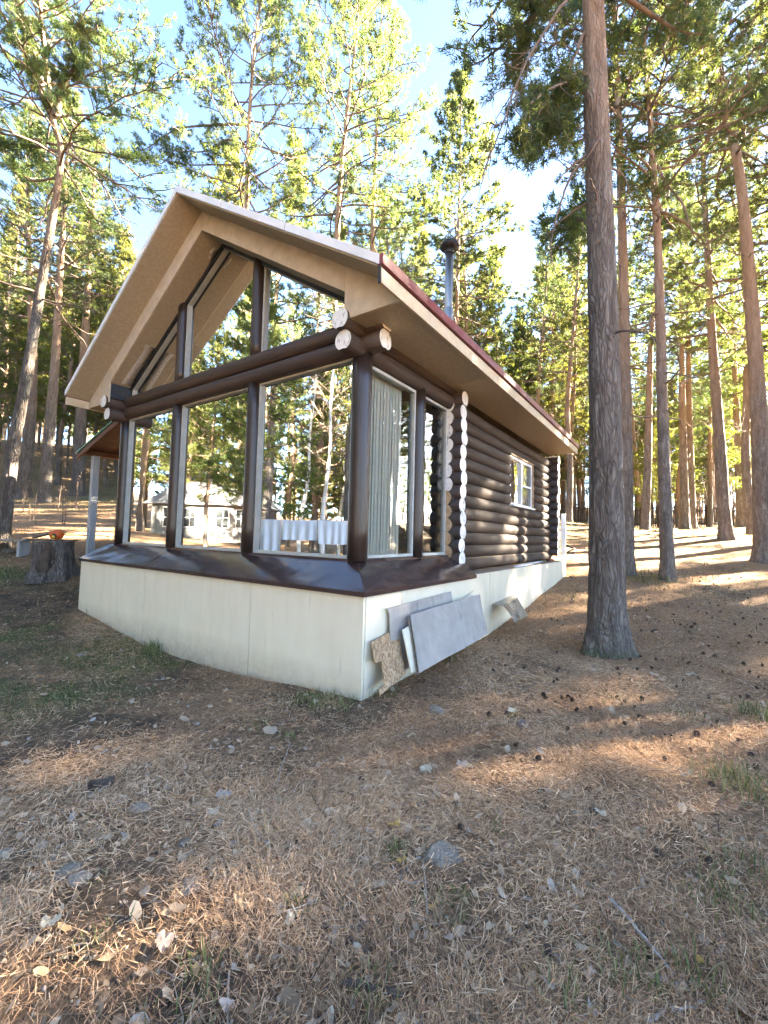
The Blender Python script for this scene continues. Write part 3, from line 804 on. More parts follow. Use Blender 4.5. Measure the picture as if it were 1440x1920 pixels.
        for i in range(nn):
            for j in range(4): fs.append((i * 4 + j, i * 4 + (j + 1) % 4, i * 4 + 4 + (j + 1) % 4, i * 4 + 4 + j))
        mb.add(vs, fs, 0, True); B(mb, 'mounting_foam', MAT['foam'])
    # roof: two slopes with soffit boards below, shingles above
    roof = empty('roof', (0, 0, 0), cab)
    for sgn, ye in ((-1, EAVE_Y[0]), (1, EAVE_Y[1])):
        yr = RIDGE_Y
        mb = MB(); mb.prism([(ye, rtop(ye) - 0.03), (yr, RIDGE_Z - 0.03), (yr, RIDGE_Z), (ye, rtop(ye))], 'x', RX0 + 0.012, RX1); mb.build('shingle_slope', MAT['shingle'], roof)
        # soffit boards under the slope, laid across, with joints
        cuts = [3.072, 3.472, 5.3, 7.5, 9.7, RX1 - 0.01]
        edge = ye - sgn * 0.03
        ymid = yr + (edge - yr) * 0.52
        for i in range(5):
            for (p, q) in ((edge, ymid), (ymid, yr)):
                pp = p + (q - p) * 0.002; qq = q - (q - p) * 0.002
                if i > 0: pp, qq = p, q
                mb = MB(); mb.prism([(pp, rtop(pp) - 0.105), (qq, rtop(qq) - 0.105), (qq, rtop(qq) - 0.034), (pp, rtop(pp) - 0.034)], 'x', cuts[i] + 0.0015, cuts[i + 1] - 0.0015); mb.build('soffit_board', MAT['soffit'], roof)
        # pale metal strip along the verge, in three lengths
        ts = [0, 0.36, 0.70, 1.0]
        for i in range(3):
            pa = ye + (yr - ye) * (ts[i] + 0.002); pb = ye + (yr - ye) * (ts[i + 1] - 0.002 if i < 2 else 1.0)
            mb = MB(); mb.prism([(pa, rtop(pa) - 0.085), (pb, rtop(pb) - 0.085), (pb, rtop(pb) + 0.012), (pa, rtop(pa) + 0.012)], 'x', RX0 - 0.006 - 0.001 * i, RX0 + 0.010); mb.build('verge_trim', MAT['white_trim'], roof)
        # eave: fascia boards, red metal drip, horizontal soffit
        y0, y1 = (ye - 0.004, ye + 0.022) if sgn < 0 else (ye - 0.022, ye + 0.004)
        fc = [RX0 + 0.014, 5.4, 8.1, 10.3, RX1]
        for i in range(4):
            mb = MB(); mb.box(fc[i] + 0.001, fc[i + 1] - 0.001, y0, y1, 3.945 - 0.003 * (i % 2), rtop(ye) - 0.10); mb.build('fascia_board', MAT['fascia'], roof, 0.002)
        rc = [RX0 - 0.004, 5.05, 7.1, 9.2, RX1 + 0.01]
        for i in range(4):
            ya, yb = (ye - 0.035, ye + 0.03) if sgn < 0 else (ye - 0.03, ye + 0.035)
            mb = MB(); mb.box(rc[i] + 0.001, rc[i + 1] - 0.001, ya, yb, rtop(ye) - 0.085 + 0.004 * (i % 2), rtop(ye) + 0.02); mb.build('drip_trim', MAT['red_trim'], roof, 0.004)
        if sgn < 0:
            mb = MB(); mb.box(RX0 + 0.002, RX0 + 0.013, ye - 0.012, ye + 0.02, 3.935, rtop(ye) - 0.09); mb.build('corner_strip', MAT['black'], roof)
        ya, yb = (ye + 0.023, 2.99) if sgn < 0 else (YL + 0.04, ye - 0.023)
        sc = [G1 + 0.003, 5.9, 8.6, RX1 - 0.01]
        for i in range(3):
            mb = MB(); mb.box(sc[i] + 0.001, sc[i + 1] - 0.001, ya, yb, 3.965 - 0.002 * (i % 2), 3.985); mb.build('eave_soffit', MAT['soffit'], roof)
    mb = MB(); mb.prism([(RIDGE_Y - 0.12, rtop(RIDGE_Y - 0.12) + 0.004), (RIDGE_Y, RIDGE_Z + 0.004), (RIDGE_Y + 0.12, rtop(RIDGE_Y + 0.12) + 0.004), (RIDGE_Y + 0.12, rtop(RIDGE_Y + 0.12) + 0.02), (RIDGE_Y, RIDGE_Z + 0.022), (RIDGE_Y - 0.12, rtop(RIDGE_Y - 0.12) + 0.02)], 'x', RX0 + 0.012, RX1); mb.build('ridge_cap', MAT['shingle'], roof)
    # rear gable closes the loft
    mb = MB(); mb.prism([(EAVE_Y[0] + 0.05, 3.99), (EAVE_Y[1] - 0.05, 3.99), (RIDGE_Y, RIDGE_Z - 0.12)], 'x', 12.2, 12.23); B(mb, 'rear_gable', MAT['gable'])
    # chimney
    ch = empty('chimney', (0, 0, 0), cab)
    cx, cy = 7.0, 3.5
    mb = MB(); mb.tube([(cx, cy, 4.8), (cx, cy, 5.9), (cx, cy, 6.98)], [0.076] * 3, 28); mb.build('flue_pipe', MAT['steel'], ch)
    mb = MB(); mb.tube([(cx, cy, 4.8), (cx, cy, 5.85), (cx, cy, 5.88)], [0.10, 0.10, 0.078], 28); mb.build('pipe_sleeve', MAT['steel'], ch)
    mb = MB(); mb.tube([(cx, cy, 6.93), (cx, cy, 6.97), (cx, cy, 7.06)], [0.088, 0.088, 0.065], 28); mb.build('cap_collar', MAT['black'], ch)
    mb = MB(); mb.tube([(cx, cy, 7.02), (cx, cy, 7.06), (cx, cy, 7.12), (cx, cy, 7.15)], [0.08, 0.18, 0.17, 0.05], 32); mb.build('rain_cap', MAT['black'], ch)
    # inside lining: ceiling boards of the porch
    for c in cab.children: pass
    # move part origins so that the Empty sits at the base corner
    for c in cab.children:
        c.matrix_parent_inverse = inv
    return cab

def screen_mat():
    m, nt, b = new_mat('insect_mesh')
    b.inputs['Base Color'].default_value = (0.06, 0.065, 0.07, 1); b.inputs['Roughness'].default_value = 0.6
    tp = N(nt, 'BsdfTransparent'); ms = N(nt, 'MixShader'); ms.inputs[0].default_value = 0.5
    nt.links.new(tp.outputs[0], ms.inputs[1]); nt.links.new(b.outputs[0], ms.inputs[2])
    nt.links.new(ms.outputs[0], nt.nodes['Material Output'].inputs[0])
    return m
build_cabin()
# ------------------------------------------------------------------ trees
def spline(pts, n):
    """smooth resample (Catmull-Rom) of control points"""
    P = np.array(pts, float)
    if len(P) == 2: 
        t = np.linspace(0, 1, n)[:, None]; return P[0] * (1 - t) + P[1] * t
    Q = np.vstack([2 * P[0] - P[1], P, 2 * P[-1] - P[-2]])
    L = np.concatenate([[0], np.cumsum(np.linalg.norm(np.diff(P, axis=0), axis=1))])
    out = []
    for s in np.linspace(0, L[-1], n):
        i = min(np.searchsorted(L, s, 'right') - 1, len(P) - 2); t = (s - L[i]) / max(L[i + 1] - L[i], 1e-6)
        a, b, c, d = Q[i], Q[i + 1], Q[i + 2], Q[i + 3]
        out.append(0.5 * ((2 * b) + (-a + c) * t + (2 * a - 5 * b + 4 * c - d) * t * t + (-a + 3 * b - 3 * c + d) * t ** 3))
    return np.array(out)

def trunk_mesh(name, path, r0, mat, sides=14, rings=40, relief=0.0, flare=0.45, top=0.10, rad_pow=1.0, seed=0, flare_h=0.28):
    P = spline(path, rings)
    # more rings near the ground when relief is wanted
    L = np.concatenate([[0], np.cumsum(np.linalg.norm(np.diff(P, axis=0), axis=1))]); Lt = L[-1]
    if relief:
        s = np.concatenate([np.linspace(0, 1, rings) ** 1.6 * Lt])
        P = np.stack([np.interp(s, L, P[:, k]) for k in range(3)], -1); L = s
    rad = r0 * (1 - (1 - top) * (L / Lt) ** rad_pow) + r0 * flare * np.exp(-L / flare_h)
    V, F = tube_arr(P, rad, sides)
    a = np.tile(np.arange(sides) * 2 * np.pi / sides, rings); h = np.repeat(L, sides)
    C = np.repeat(P, sides, axis=0); D = V - C; rr = np.repeat(rad, sides)
    # root buttresses
    but = 0.30 * np.exp(-h / (flare_h * 1.1)) * (np.cos(a * 5 + seed) * 0.5 + np.cos(a * 3 + seed * 2.1) * 0.5)
    ov = 0.035 * fbm(np.stack([np.cos(a) * 0.7 + seed, np.sin(a) * 0.7, h * 0.5], -1), 2)
    k = 1 + but + ov
    if relief:
        q = np.stack([np.cos(a) * rr * 15 + seed * 5, np.sin(a) * rr * 15, h * 2.6], -1)
        q = q + 0.5 * np.stack([vnoise(q * 0.8 + 5), vnoise(q * 0.8 + 9), vnoise(q * 0.8 + 13)], -1)
        rid = 1 - np.abs(vnoise(q)) * 2.2
        rid2 = vnoise(q * np.array([2.6, 2.6, 4.0]))
        fade = np.clip(1.15 - h / 7.0, 0.15, 1)
        k = k + relief / rr * fade * (-np.clip(rid, 0, 1) ** 1.5 * 1.0 + 0.25 * rid2)
    V = C + D * k[:, None]
    return np_mesh(name, V, F, mat, True)

def needle_tufts(pos, dirs, n, length, width, r):
    """n slim needle bundles round each tuft centre"""
    m = len(pos)
    d = dirs[:, None, :] * 0.75 + r.normal(0, 0.62, (m, n, 3)); d[..., 2] += 0.12
    d /= np.linalg.norm(d, axis=-1, keepdims=True) + 1e-9
    L = length * r.uniform(0.65, 1.2, (m, n, 1))
    side = np.cross(d, r.normal(0, 1, (m, n, 3))); side /= np.linalg.norm(side, axis=-1, keepdims=True) + 1e-9
    b = pos[:, None, :] + r.normal(0, 0.02, (m, n, 3)); tip = b + d * L
    w = width * r.uniform(0.7, 1.3, (m, n, 1))
    V = np.stack([b + d * L * 0.08 + side * w, tip, b + d * L * 0.08 - side * w], 2).reshape(-1, 3)
    F = np.arange(m * n * 3).reshape(-1, 3)
    base = np.clip(r.normal(0.42, 0.18, (m, 1)) + r.normal(0, 0.10, (m, n)), 0, 1).ravel()
    return V, F, base

def pine_parts(path, r0, hs, Lmax, seed, nb=62, nsub=10, ntuft=15, needle=(0.135, 0.0095), per=13, dead=8, droop=0.0, young=False, gap=None):
    """returns (branches mesh, crown mesh); path in local coordinates, hs: fraction of height where the crown starts"""
    r = np.random.default_rng(seed)
    P = spline(path, 60)
    L = np.concatenate([[0], np.cumsum(np.linalg.norm(np.diff(P, axis=0), axis=1))]); H = L[-1]
    wood = Acc(); tp = []; td = []
    def on(s): return np.array([np.interp(s, L, P[:, k]) for k in range(3)])
    def trad(s): return r0 * (1 - 0.9 * s / H)
    az = r.uniform(0, 6.28)
    for b in range(nb):
        t = (b + r.uniform(0, 1)) / nb
        t = t ** 0.9
        s = H * (hs + (1 - hs) * t * 0.985)
        az += 2.4 + r.normal(0, 0.35)
        if young: shape = (1 - t) ** 0.8 + 0.06
        else: shape = (0.50 + 0.55 * math.sin(math.pi * min(1, 0.12 + t * 0.95))) * (1 - 0.62 * t ** 2.5)
        ln = Lmax * shape * r.uniform(0.65, 1.15)
        if ln < 0.3: ln = 0.3
        el = math.radians((-8 + 62 * t ** 1.3) if not young else (8 + 45 * t)) + r.normal(0, 0.13) - droop * (1 - t)
        o = on(s)
        d = np.array([math.cos(az) * math.cos(el), math.sin(az) * math.cos(el), math.sin(el)])
        npt = 7
        pts = [o]; dd = d.copy(); st = ln / (npt - 1)
        for i in range(npt - 1):
            dd = dd + r.normal(0, 0.13, 3) + np.array([0, 0, 0.07 if not young else 0.03]) - np.array([0, 0, 0.10]) * (i < 2) * (t < 0.6)
            dd /= np.linalg.norm(dd); pts.append(pts[-1] + dd * st)
        pts = np.array(pts)
        rb = min(trad(s) * 0.42, 0.012 + 0.016 * ln)
        wood.add(*tube_arr(pts, np.linspace(rb, 0.007, npt), 5))
        isdead = (not young) and t < 0.28 and r.random() < 0.25
        ns = max(3, int(nsub * (0.5 + 0.5 * ln / Lmax)))
        for j in range(ns):
            u = 0.28 + 0.72 * (j + r.uniform(0, 1)) / ns
            k = u * (npt - 1); i0 = min(int(k), npt - 2); p = pts[i0] * (1 - (k - i0)) + pts[i0 + 1] * (k - i0)
            bd = pts[i0 + 1] - pts[i0]; bd /= np.linalg.norm(bd)
            sd = np.cross(bd, [0, 0, 1.0]); sd /= np.linalg.norm(sd) + 1e-9
            sg = 1 if j % 2 else -1
            d2 = bd * r.uniform(0.45, 0.9) + sd * sg * r.uniform(0.5, 1.0) + np.array([0, 0, r.uniform(-0.12, 0.45)])
            d2 /= np.linalg.norm(d2)
            l2 = (0.20 + 0.36 * ln * (1.1 - u)) * r.uniform(0.6, 1.25)
            q = [p]; e = d2.copy()
            for i in range(3):
                e = e + r.normal(0, 0.16, 3) + np.array([0, 0, 0.08]); e /= np.linalg.norm(e); q.append(q[-1] + e * l2 / 3)
            q = np.array(q)
            wood.add(*tube_arr(q, np.array([0.010, 0.008, 0.006, 0.004]) * (1 + 0.3 * ln), 3))
            if isdead: continue
            nt_ = max(2, int(ntuft * (0.6 + 0.5 * l2)))
            uu = r.uniform(0.25, 1.0, nt_); uu[0] = 1.0
            kk = uu * 3; ii = np.minimum(kk.astype(int), 2); ff = (kk - ii)[:, None]
            pp = q[ii] * (1 - ff) + q[ii + 1] * ff
            tp.append(pp + r.normal(0, 0.065, pp.shape)); td.append(np.repeat(e[None], nt_, 0))
        if not isdead:
            tp.append(pts[-3:] + r.normal(0, 0.05, (3, 3))); td.append(np.repeat(dd[None], 3, 0))
    # dead limbs below the crown
    for b in range(dead):
        s = H * r.uniform(hs * 0.45, hs); az = r.uniform(0, 6.28); ln = r.uniform(0.35, 2.0) * (0.6 + Lmax * 0.2)
        o = on(s); d = np.array([math.cos(az), math.sin(az), r.uniform(-0.35, 0.15)]); pts = [o]; 
        for i in range(8):
            d = d + r.normal(0, 0.22, 3) + np.array([0, 0, -0.05]); d /= np.linalg.norm(d); pts.append(pts[-1] + d * ln / 8)
        pts = np.array(pts); wood.add(*tube_arr(pts, np.linspace(0.010 + 0.010 * ln, 0.004, 9), 5))
        for j in range(int(ln * 3)):
            i0 = r.integers(2, 8); d2 = (pts[i0] - pts[i0 - 1]) / np.linalg.norm(pts[i0] - pts[i0 - 1]) + r.normal(0, 0.6, 3); d2 /= np.linalg.norm(d2)
            l2 = ln * r.uniform(0.15, 0.4); q = [pts[i0]]
            for i in range(3): d2 = d2 + r.normal(0, 0.2, 3); d2 /= np.linalg.norm(d2); q.append(q[-1] + d2 * l2 / 3)
            wood.add(*tube_arr(np.array(q), np.array([0.009, 0.007, 0.005, 0.003]), 3))
    tp = np.concatenate(tp); td = np.concatenate(td)
    if gap is not None:
        keep = gap(tp); tp, td = tp[keep], td[keep]
    V, F, A = needle_tufts(tp, td, per, needle[0], needle[1], r)
    bm_ = wood.mesh('branches', MAT['branch'], True)
    cm_ = np_mesh('crown', V, F, MAT['needles_young'] if young else MAT['needles'], False, A)
    return bm_, cm_

def assemble(name, base, tm, bm_, cm_, label, cat='tree', group=None):
    e = empty(name, tuple(base))
    tag(e, label, cat, group)
    link('trunk', tm, e); link('branches', bm_, e)['kind'] = 'stuff'; link('crown', cm_, e)
    return e

def hero_pine(pix, d, r0, height, hs, Lmax, seed, label, sides=32, rings=120, relief=0.018, nb=62, dead=8, mat='bark', depth_drift=0.0, flare=0.45, **kw):
    """pine whose trunk runs through the photo pixels pix (base first) at d metres ahead"""
    pts = [at(px, py, d + depth_drift * i) for i, (px, py) in enumerate(pix)]
    base = pts[0].copy(); g = gz(base[0], base[1]); 
    pts[0][2] = min(base[2], g) - 0.12
    H0 = pts[-1][2] - base[2]
    if H0 < height:
        dv = pts[-1] - pts[-2] if len(pts) > 2 else pts[-1] - pts[0]
        dv = dv / np.linalg.norm(dv); dv = dv * 0.6 + np.array([0, 0, 0.5]); dv /= np.linalg.norm(dv)
        rest = height - H0
        pts.append(pts[-1] + dv * rest * 0.5); pts.append(pts[-1] + (dv * 0.7 + np.array([0, 0, 0.3])) * rest * 0.5)
    o = np.array([base[0], base[1], min(base[2], g)])
    loc = [p - o for p in pts]
    tm = trunk_mesh('trunk', loc, r0, MAT[mat], sides, rings, relief, seed=seed, flare=flare, rad_pow=0.9)
    b, c = pine_parts(loc, r0, hs, Lmax, seed, nb=nb, dead=dead, **kw)
    return assemble('pine_tree', o, tm, b, c, label, group='pines near the cabin')

def limb(tree, pix, d0, d1, r0, leaves=0, seed=0, name='limb', twigs=8):
    '''a limb of a near tree running through photo pixels, from d0 to d1 metres ahead'''
    r = np.random.default_rng(seed); n = len(pix)
    P = spline([at(px, py, d0 + (d1 - d0) * i / (n - 1)) for i, (px, py) in enumerate(pix)], 22) - np.array(tree.location)
    w = Acc(); w.add(*tube_arr(P + r.normal(0, 0.006, P.shape), np.linspace(r0, 0.006, 22), 7)); tp = []; td = []
    for j in range(twigs):
        i0 = r.integers(5, 22) if not leaves else r.integers(4, 22); t = P[min(i0 + 1, 21)] - P[i0 - 1]; t /= np.linalg.norm(t)
        e = t * 0.7 + r.normal(0, 0.55, 3); e /= np.linalg.norm(e); l = r.uniform(0.25, 0.8); q = [P[i0]]
        for i in range(5): e = e + r.normal(0, 0.2, 3) - np.array([0, 0, 0.05]); e /= np.linalg.norm(e); q.append(q[-1] + e * l / 5)
        q = np.array(q); w.add(*tube_arr(q, np.linspace(0.008, 0.003, 6), 4))
        if leaves:
            uu = r.uniform(1.0, 5.0, leaves); ii = np.minimum(uu.astype(int), 4); ff = (uu - ii)[:, None]
            tp.append(q[ii] * (1 - ff) + q[ii + 1] * ff + r.normal(0, 0.07, (leaves, 3))); td.append(np.repeat(e[None], leaves, 0))
    o = link(name, w.mesh(name, MAT['branch'], True), tree)
    if leaves:
        V, F, A = needle_tufts(np.concatenate(tp), np.concatenate(td), 22, 0.13, 0.008, r)
        c = link('needles', np_mesh('needles', V, F, MAT['needles'], False, A), o); c['kind'] = 'stuff'
H = hero_pine
# right of the cabin
t1 = H([(1137, 1222), (1137, 900), (1128, 500), (1112, 0)], 6.2, 0.262, 21, 0.46, 3.2, 1, 'massive furrowed pine closest to the camera, right of the cabin', mat='bark_old', sides=110, rings=320, relief=0.017, nb=56, dead=9, flare=0.62)
H([(1176, 1078), (1172, 700), (1163, 300), (1150, 0)], 12, 0.20, 22, 0.55, 3.0, 2, 'straight pine half hidden behind the massive pine', dead=9)
t3 = H([(1252, 1088), (1243, 800), (1232, 430), (1207, 60)], 11.2, 0.18, 18, 0.52, 3.1, 3, 'slim pine with mottled bark one step beyond the massive pine', dead=12)
H([(1361, 1011), (1347, 800), (1333, 600), (1318, 300)], 18, 0.26, 21, 0.38, 3.4, 4, 'pine with sunlit upper trunk standing before the picket fence', dead=10)
H([(1434, 1054), (1422, 760), (1395, 400), (1372, 250), (1318, 0)], 13.8, 0.29, 22, 0.58, 3.2, 5, 'thick pine leaning left at the right edge of the photo', dead=7, rings=220, sides=60)
H([(1285, 993), (1280, 800), (1278, 600)], 26, 0.27, 22, 0.5, 3.0, 6, 'left trunk of the close pair of pines by the fence', dead=8, needle=(0.17, 0.013), per=10, nsub=9, ntuft=11)
H([(1298, 993), (1293, 800), (1290, 600)], 26.6, 0.25, 21, 0.5, 3.0, 7, 'right trunk of the close pair of pines by the fence', dead=8, needle=(0.17, 0.013), per=10, nsub=9, ntuft=11)
H([(1390, 988), (1382, 800), (1372, 560)], 27, 0.27, 20, 0.5, 3.0, 8, 'pine between the leaning pine and the sunlit-trunk pine, near fence', dead=8, needle=(0.17, 0.013), per=10, nsub=9, ntuft=11)
H([(1199, 986), (1190, 850), (1178, 700), (1165, 500)], 40, 0.32, 22, 0.5, 3.2, 9, 'reddish pine leaning left behind the picket fence', mat='bark_young', sides=24, rings=60, relief=0, needle=(0.17, 0.013), per=10, nsub=9, ntuft=11)
H([(1075, 984), (1070, 800), (1066, 600)], 38, 0.36, 23, 0.5, 3.2, 10, 'pine beside the white birch beyond the cabin corner', sides=24, rings=60, relief=0, needle=(0.17, 0.013), per=10, nsub=9, ntuft=11)
H([(1480, 1040), (1452, 300), (1425, 0)], 17, 0.27, 22, 0.5, 3.0, 11, 'pine trunk cut off by the upper right photo edge')
# behind the roof
b1 = H([(458, 900), (463, 385), (470, 180), (487, 0)], 16.5, 0.21, 20.5, 0.46, 3.8, 21, 'pine rising behind the roof ridge with long bare left limbs', mat='bark_young', dead=8)
H([(618, 900), (632, 440), (650, 220), (667, 80)], 17.5, 0.22, 22.5, 0.50, 3.4, 22, 'bent pine behind the middle of the roof', mat='bark_young', dead=8)
b3 = H([(692, 900), (698, 458), (704, 300), (711, 140)], 20, 0.20, 24, 0.45, 3.2, 23, 'pale trunked pine just right of the bent roof pine', mat='bark_young', dead=10, needle=(0.17, 0.013), per=10, nsub=9, ntuft=11)
H([(850, 920), (856, 600), (861, 380)], 27, 0.22, 26.5, 0.36, 4.4, 24, 'yellow-green pine standing right behind the chimney', mat='bark_young', dead=10, sides=24, rings=60, relief=0, nb=84, needle=(0.20, 0.022), per=10, nsub=11, ntuft=13)
# left of the cabin
l1 = H([(2, 1034), (24, 850), (52, 693), (84, 492), (109, 346), (113, 273), (98, 215)], 10.8, 0.165, 16.5, 0.58, 4.0, 31, 'crooked forking pine at the left edge beside the plank bench', dead=7, mat='bark_old', rings=220, sides=60)
H([(43, 930), (61, 700), (52, 400)], 23, 0.32, 21, 0.45, 3.2, 32, 'leftmost straight pine on the sunny hillside', sides=30, rings=80, needle=(0.17, 0.013), per=10, nsub=9, ntuft=11)
H([(82, 939), (102, 700), (110, 560)], 21, 0.28, 20, 0.5, 3.0, 33, 'second pine on the hillside left of the canopy post', sides=30, rings=80, needle=(0.17, 0.013), per=10, nsub=9, ntuft=11)
H([(146, 926), (153, 760), (160, 620)], 25, 0.36, 21, 0.5, 3.0, 34, 'broad trunked pine right behind the green-edged canopy', sides=30, rings=80, needle=(0.17, 0.013), per=10, nsub=9, ntuft=11)

limb(t1, [(1100, 300), (1075, 322), (1055, 370), (1038, 425), (1033, 480), (1044, 516)], 6.2, 5.9, 0.020, 0, 1, twigs=4)
limb(t1, [(1100, 292), (1072, 312), (1046, 340)], 6.2, 6.1, 0.024, 0, 2, twigs=2)
limb(t1, [(1095, 60), (1060, 140), (1010, 215), (985, 262)], 6.2, 5.6, 0.030, 9, 3, twigs=28)
limb(t1, [(1095, 130), (1070, 180), (1030, 235), (1000, 262)], 6.2, 6.9, 0.028, 9, 4, twigs=26)
limb(t1, [(1090, -40), (1040, 30), (985, 120), (940, 240), (905, 330)], 6.2, 5.2, 0.022, 0, 5, twigs=22)
limb(t1, [(1090, -80), (1030, -10), (990, 60), (965, 130)], 6.2, 7.0, 0.026, 9, 6, twigs=24)
limb(t1, [(1105, 420), (1075, 410), (1050, 440)], 6.3, 7.4, 0.016, 12, 7, twigs=16)
limb(t3, [(1232, 312), (1250, 345), (1280, 385), (1300, 440), (1325, 470)], 11.2, 10.6, 0.045, 0, 8, twigs=10)
limb(t3, [(1236, 372), (1212, 345), (1195, 320), (1175, 300)], 11.2, 11.6, 0.035, 8, 9, twigs=16)
limb(t3, [(1215, 70), (1185, 62), (1150, 70)], 11.2, 11.2, 0.05, 10, 10, twigs=20)
limb(b1, [(462, 234), (425, 233), (370, 237), (330, 242), (285, 272), (250, 290)], 16.5, 15.6, 0.06, 9, 11, twigs=30)
limb(b1, [(463, 276), (425, 262), (395, 282), (350, 284), (300, 278)], 16.5, 15.8, 0.05, 9, 12, twigs=26)
limb(l1, [(108, 284), (75, 275), (45, 272), (0, 268)], 10.8, 10.6, 0.045, 9, 13, twigs=22)
limb(l1, [(98, 215), (80, 180), (75, 140), (60, 90), (40, 30)], 10.8, 11.2, 0.10, 10, 14, twigs=40)
limb(l1, [(106, 220), (112, 170), (140, 125), (160, 60)], 10.8, 10.4, 0.10, 10, 15, twigs=40)
limb(b3, [(706, 255), (740, 256), (775, 254), (800, 240)], 20, 19.5, 0.04, 8, 16, twigs=16)

# shared pine variants for the forest
def straight(h, lean, r, wob=0.25):
    n = 6; a = r.uniform(0, 6.28)
    return [np.array([math.cos(a) * lean * (i / n) ** 1.3 + r.normal(0, wob) * (i > 0) * (i < n), math.sin(a) * lean * (i / n) ** 1.3 + r.normal(0, wob) * (i > 0) * (i < n), h * i / n]) for i in range(n + 1)]
VAR = []
for k in range(6):
    r = np.random.default_rng(100 + k)
    p = straight(21 + k % 3, 1.0, r, 0.12); p[0][2] = -0.4
    tm = trunk_mesh('trunk', p, 0.21 + 0.02 * (k % 3), MAT['bark'] if k % 2 else MAT['bark_young'], 14, 36, 0, seed=k)
    b, c = pine_parts(p, 0.22, 0.34 + 0.06 * (k % 3), 3.0, 200 + k, nb=60, nsub=8, ntuft=10, needle=(0.17, 0.015), per=9, dead=9)
    VAR.append((tm, b, c))
YOUNG = []
for k in range(3):
    r = np.random.default_rng(150 + k)
    p = straight(11 + 2 * k, 0.4, r, 0.06); p[0][2] = -0.3
    tm = trunk_mesh('trunk', p, 0.10 + 0.01 * k, MAT['bark_young'], 10, 24, 0, seed=k)
    b, c = pine_parts(p, 0.11, 0.22, 2.3, 250 + k, nb=70, nsub=7, ntuft=10, needle=(0.17, 0.016), per=9, dead=4, young=True)
    YOUNG.append((tm, b, c))

def birch_parts(h, seed, lean=0.6):
    r = np.random.default_rng(seed)
    p = straight(h, lean, r, 0.10); p[0][2] = -0.3
    tm = trunk_mesh('trunk', p, 0.11, MAT['birch'], 14, 36, 0, seed=seed, flare=0.3)
    P = spline(p, 40); w = Acc()
    for b in range(38):
        s = r.uniform(0.3, 1.0); k = s * 39; i0 = min(int(k), 38); o = P[i0]
        a = r.uniform(0, 6.28); el = r.uniform(0.4, 1.1); ln = (2.6 * (1.15 - s) + 0.5) * r.uniform(0.7, 1.2)
        d = np.array([math.cos(a) * math.cos(el), math.sin(a) * math.cos(el), math.sin(el)]); pts = [o]
        for i in range(6):
            d = d + r.normal(0, 0.12, 3) - np.array([0, 0, 0.09]); d /= np.linalg.norm(d); pts.append(pts[-1] + d * ln / 6)
        pts = np.array(pts); w.add(*tube_arr(pts, np.linspace(0.022, 0.004, 7) * (0.5 + ln / 3), 4))
        for j in range(9):
            i0 = r.integers(1, 6); e = (pts[i0 + 1] - pts[i0]); e /= np.linalg.norm(e); e = e + r.normal(0, 0.5, 3); e /= np.linalg.norm(e); l2 = ln * r.uniform(0.2, 0.45); q = [pts[i0]]
            for i in range(3): e = e + r.normal(0, 0.14, 3) - np.array([0, 0, 0.16]); e /= np.linalg.norm(e); q.append(q[-1] + e * l2 / 3)
            w.add(*tube_arr(np.array(q), np.array([0.007, 0.006, 0.005, 0.003]), 3))
    return tm, w.mesh('branches', MAT['birch_twig'], True)
BIRCH = [birch_parts(15, 300), birch_parts(13, 301, 1.4)]

def place(kind, x, y, sc, rz, label, group, tilt=(0, 0)):
    z = gz(x, y) - 0.05
    e = empty({'p': 'pine_tree', 'y': 'young_pine', 'b': 'birch_tree'}[kind[0]], (x, y, z))
    e.scale = (sc, sc, sc); e.rotation_euler = (tilt[0], tilt[1], rz)
    tag(e, label, 'tree', group)
    i = int(kind[1:])
    if kind[0] == 'b':
        tm, b = BIRCH[i]; link('trunk', tm, e); link('branches', b, e)['kind'] = 'stuff'
    else:
        tm, b, c = (VAR if kind[0] == 'p' else YOUNG)[i]
        link('trunk', tm, e); link('branches', b, e)['kind'] = 'stuff'; link('crown', c, e)
    return e

def pxy(px, d):
    p = at(px, 985, d); return p[0], p[1]
# trees the photograph shows singly
x, y = pxy(1104, 30); place('b1', x, y, 1.15, 2.2, 'white birch leaning behind the far roof corner', 'birches')
x, y = pxy(1010, 30); place('p1', x, y, 1.0, 0.3, 'reddish pine above the middle of the eave', 'pines behind the roof')
x, y = pxy(1036, 34); place('p4', x, y, 1.05, 1.3, 'reddish pine above the far end of the eave', 'pines behind the roof')
x, y = pxy(545, 30); place('y2', x, y, 1.75, 1.3, 'dense conical pine in the sky gap left of the bent pine', 'pines behind the roof')
x, y = pxy(385, 26); place('y1', x, y, 1.75, 2.3, 'bright conical pine left of the roof ridge', 'pines behind the roof')
x, y = pxy(790, 36); place('y2', x, y, 1.65, 0.5, 'yellow-green conical pine just left of the chimney', 'pines behind the roof')
x, y = pxy(1005, 40); place('y1', x, y, 1.9, 2.9, 'tall conical pine in the gap left of the massive pine', 'pines behind the roof')
x, y = pxy(215, 32); place('y0', x, y, 1.7, 2.9, 'leafy conical pine touching the left roof slope', 'pines behind the roof')

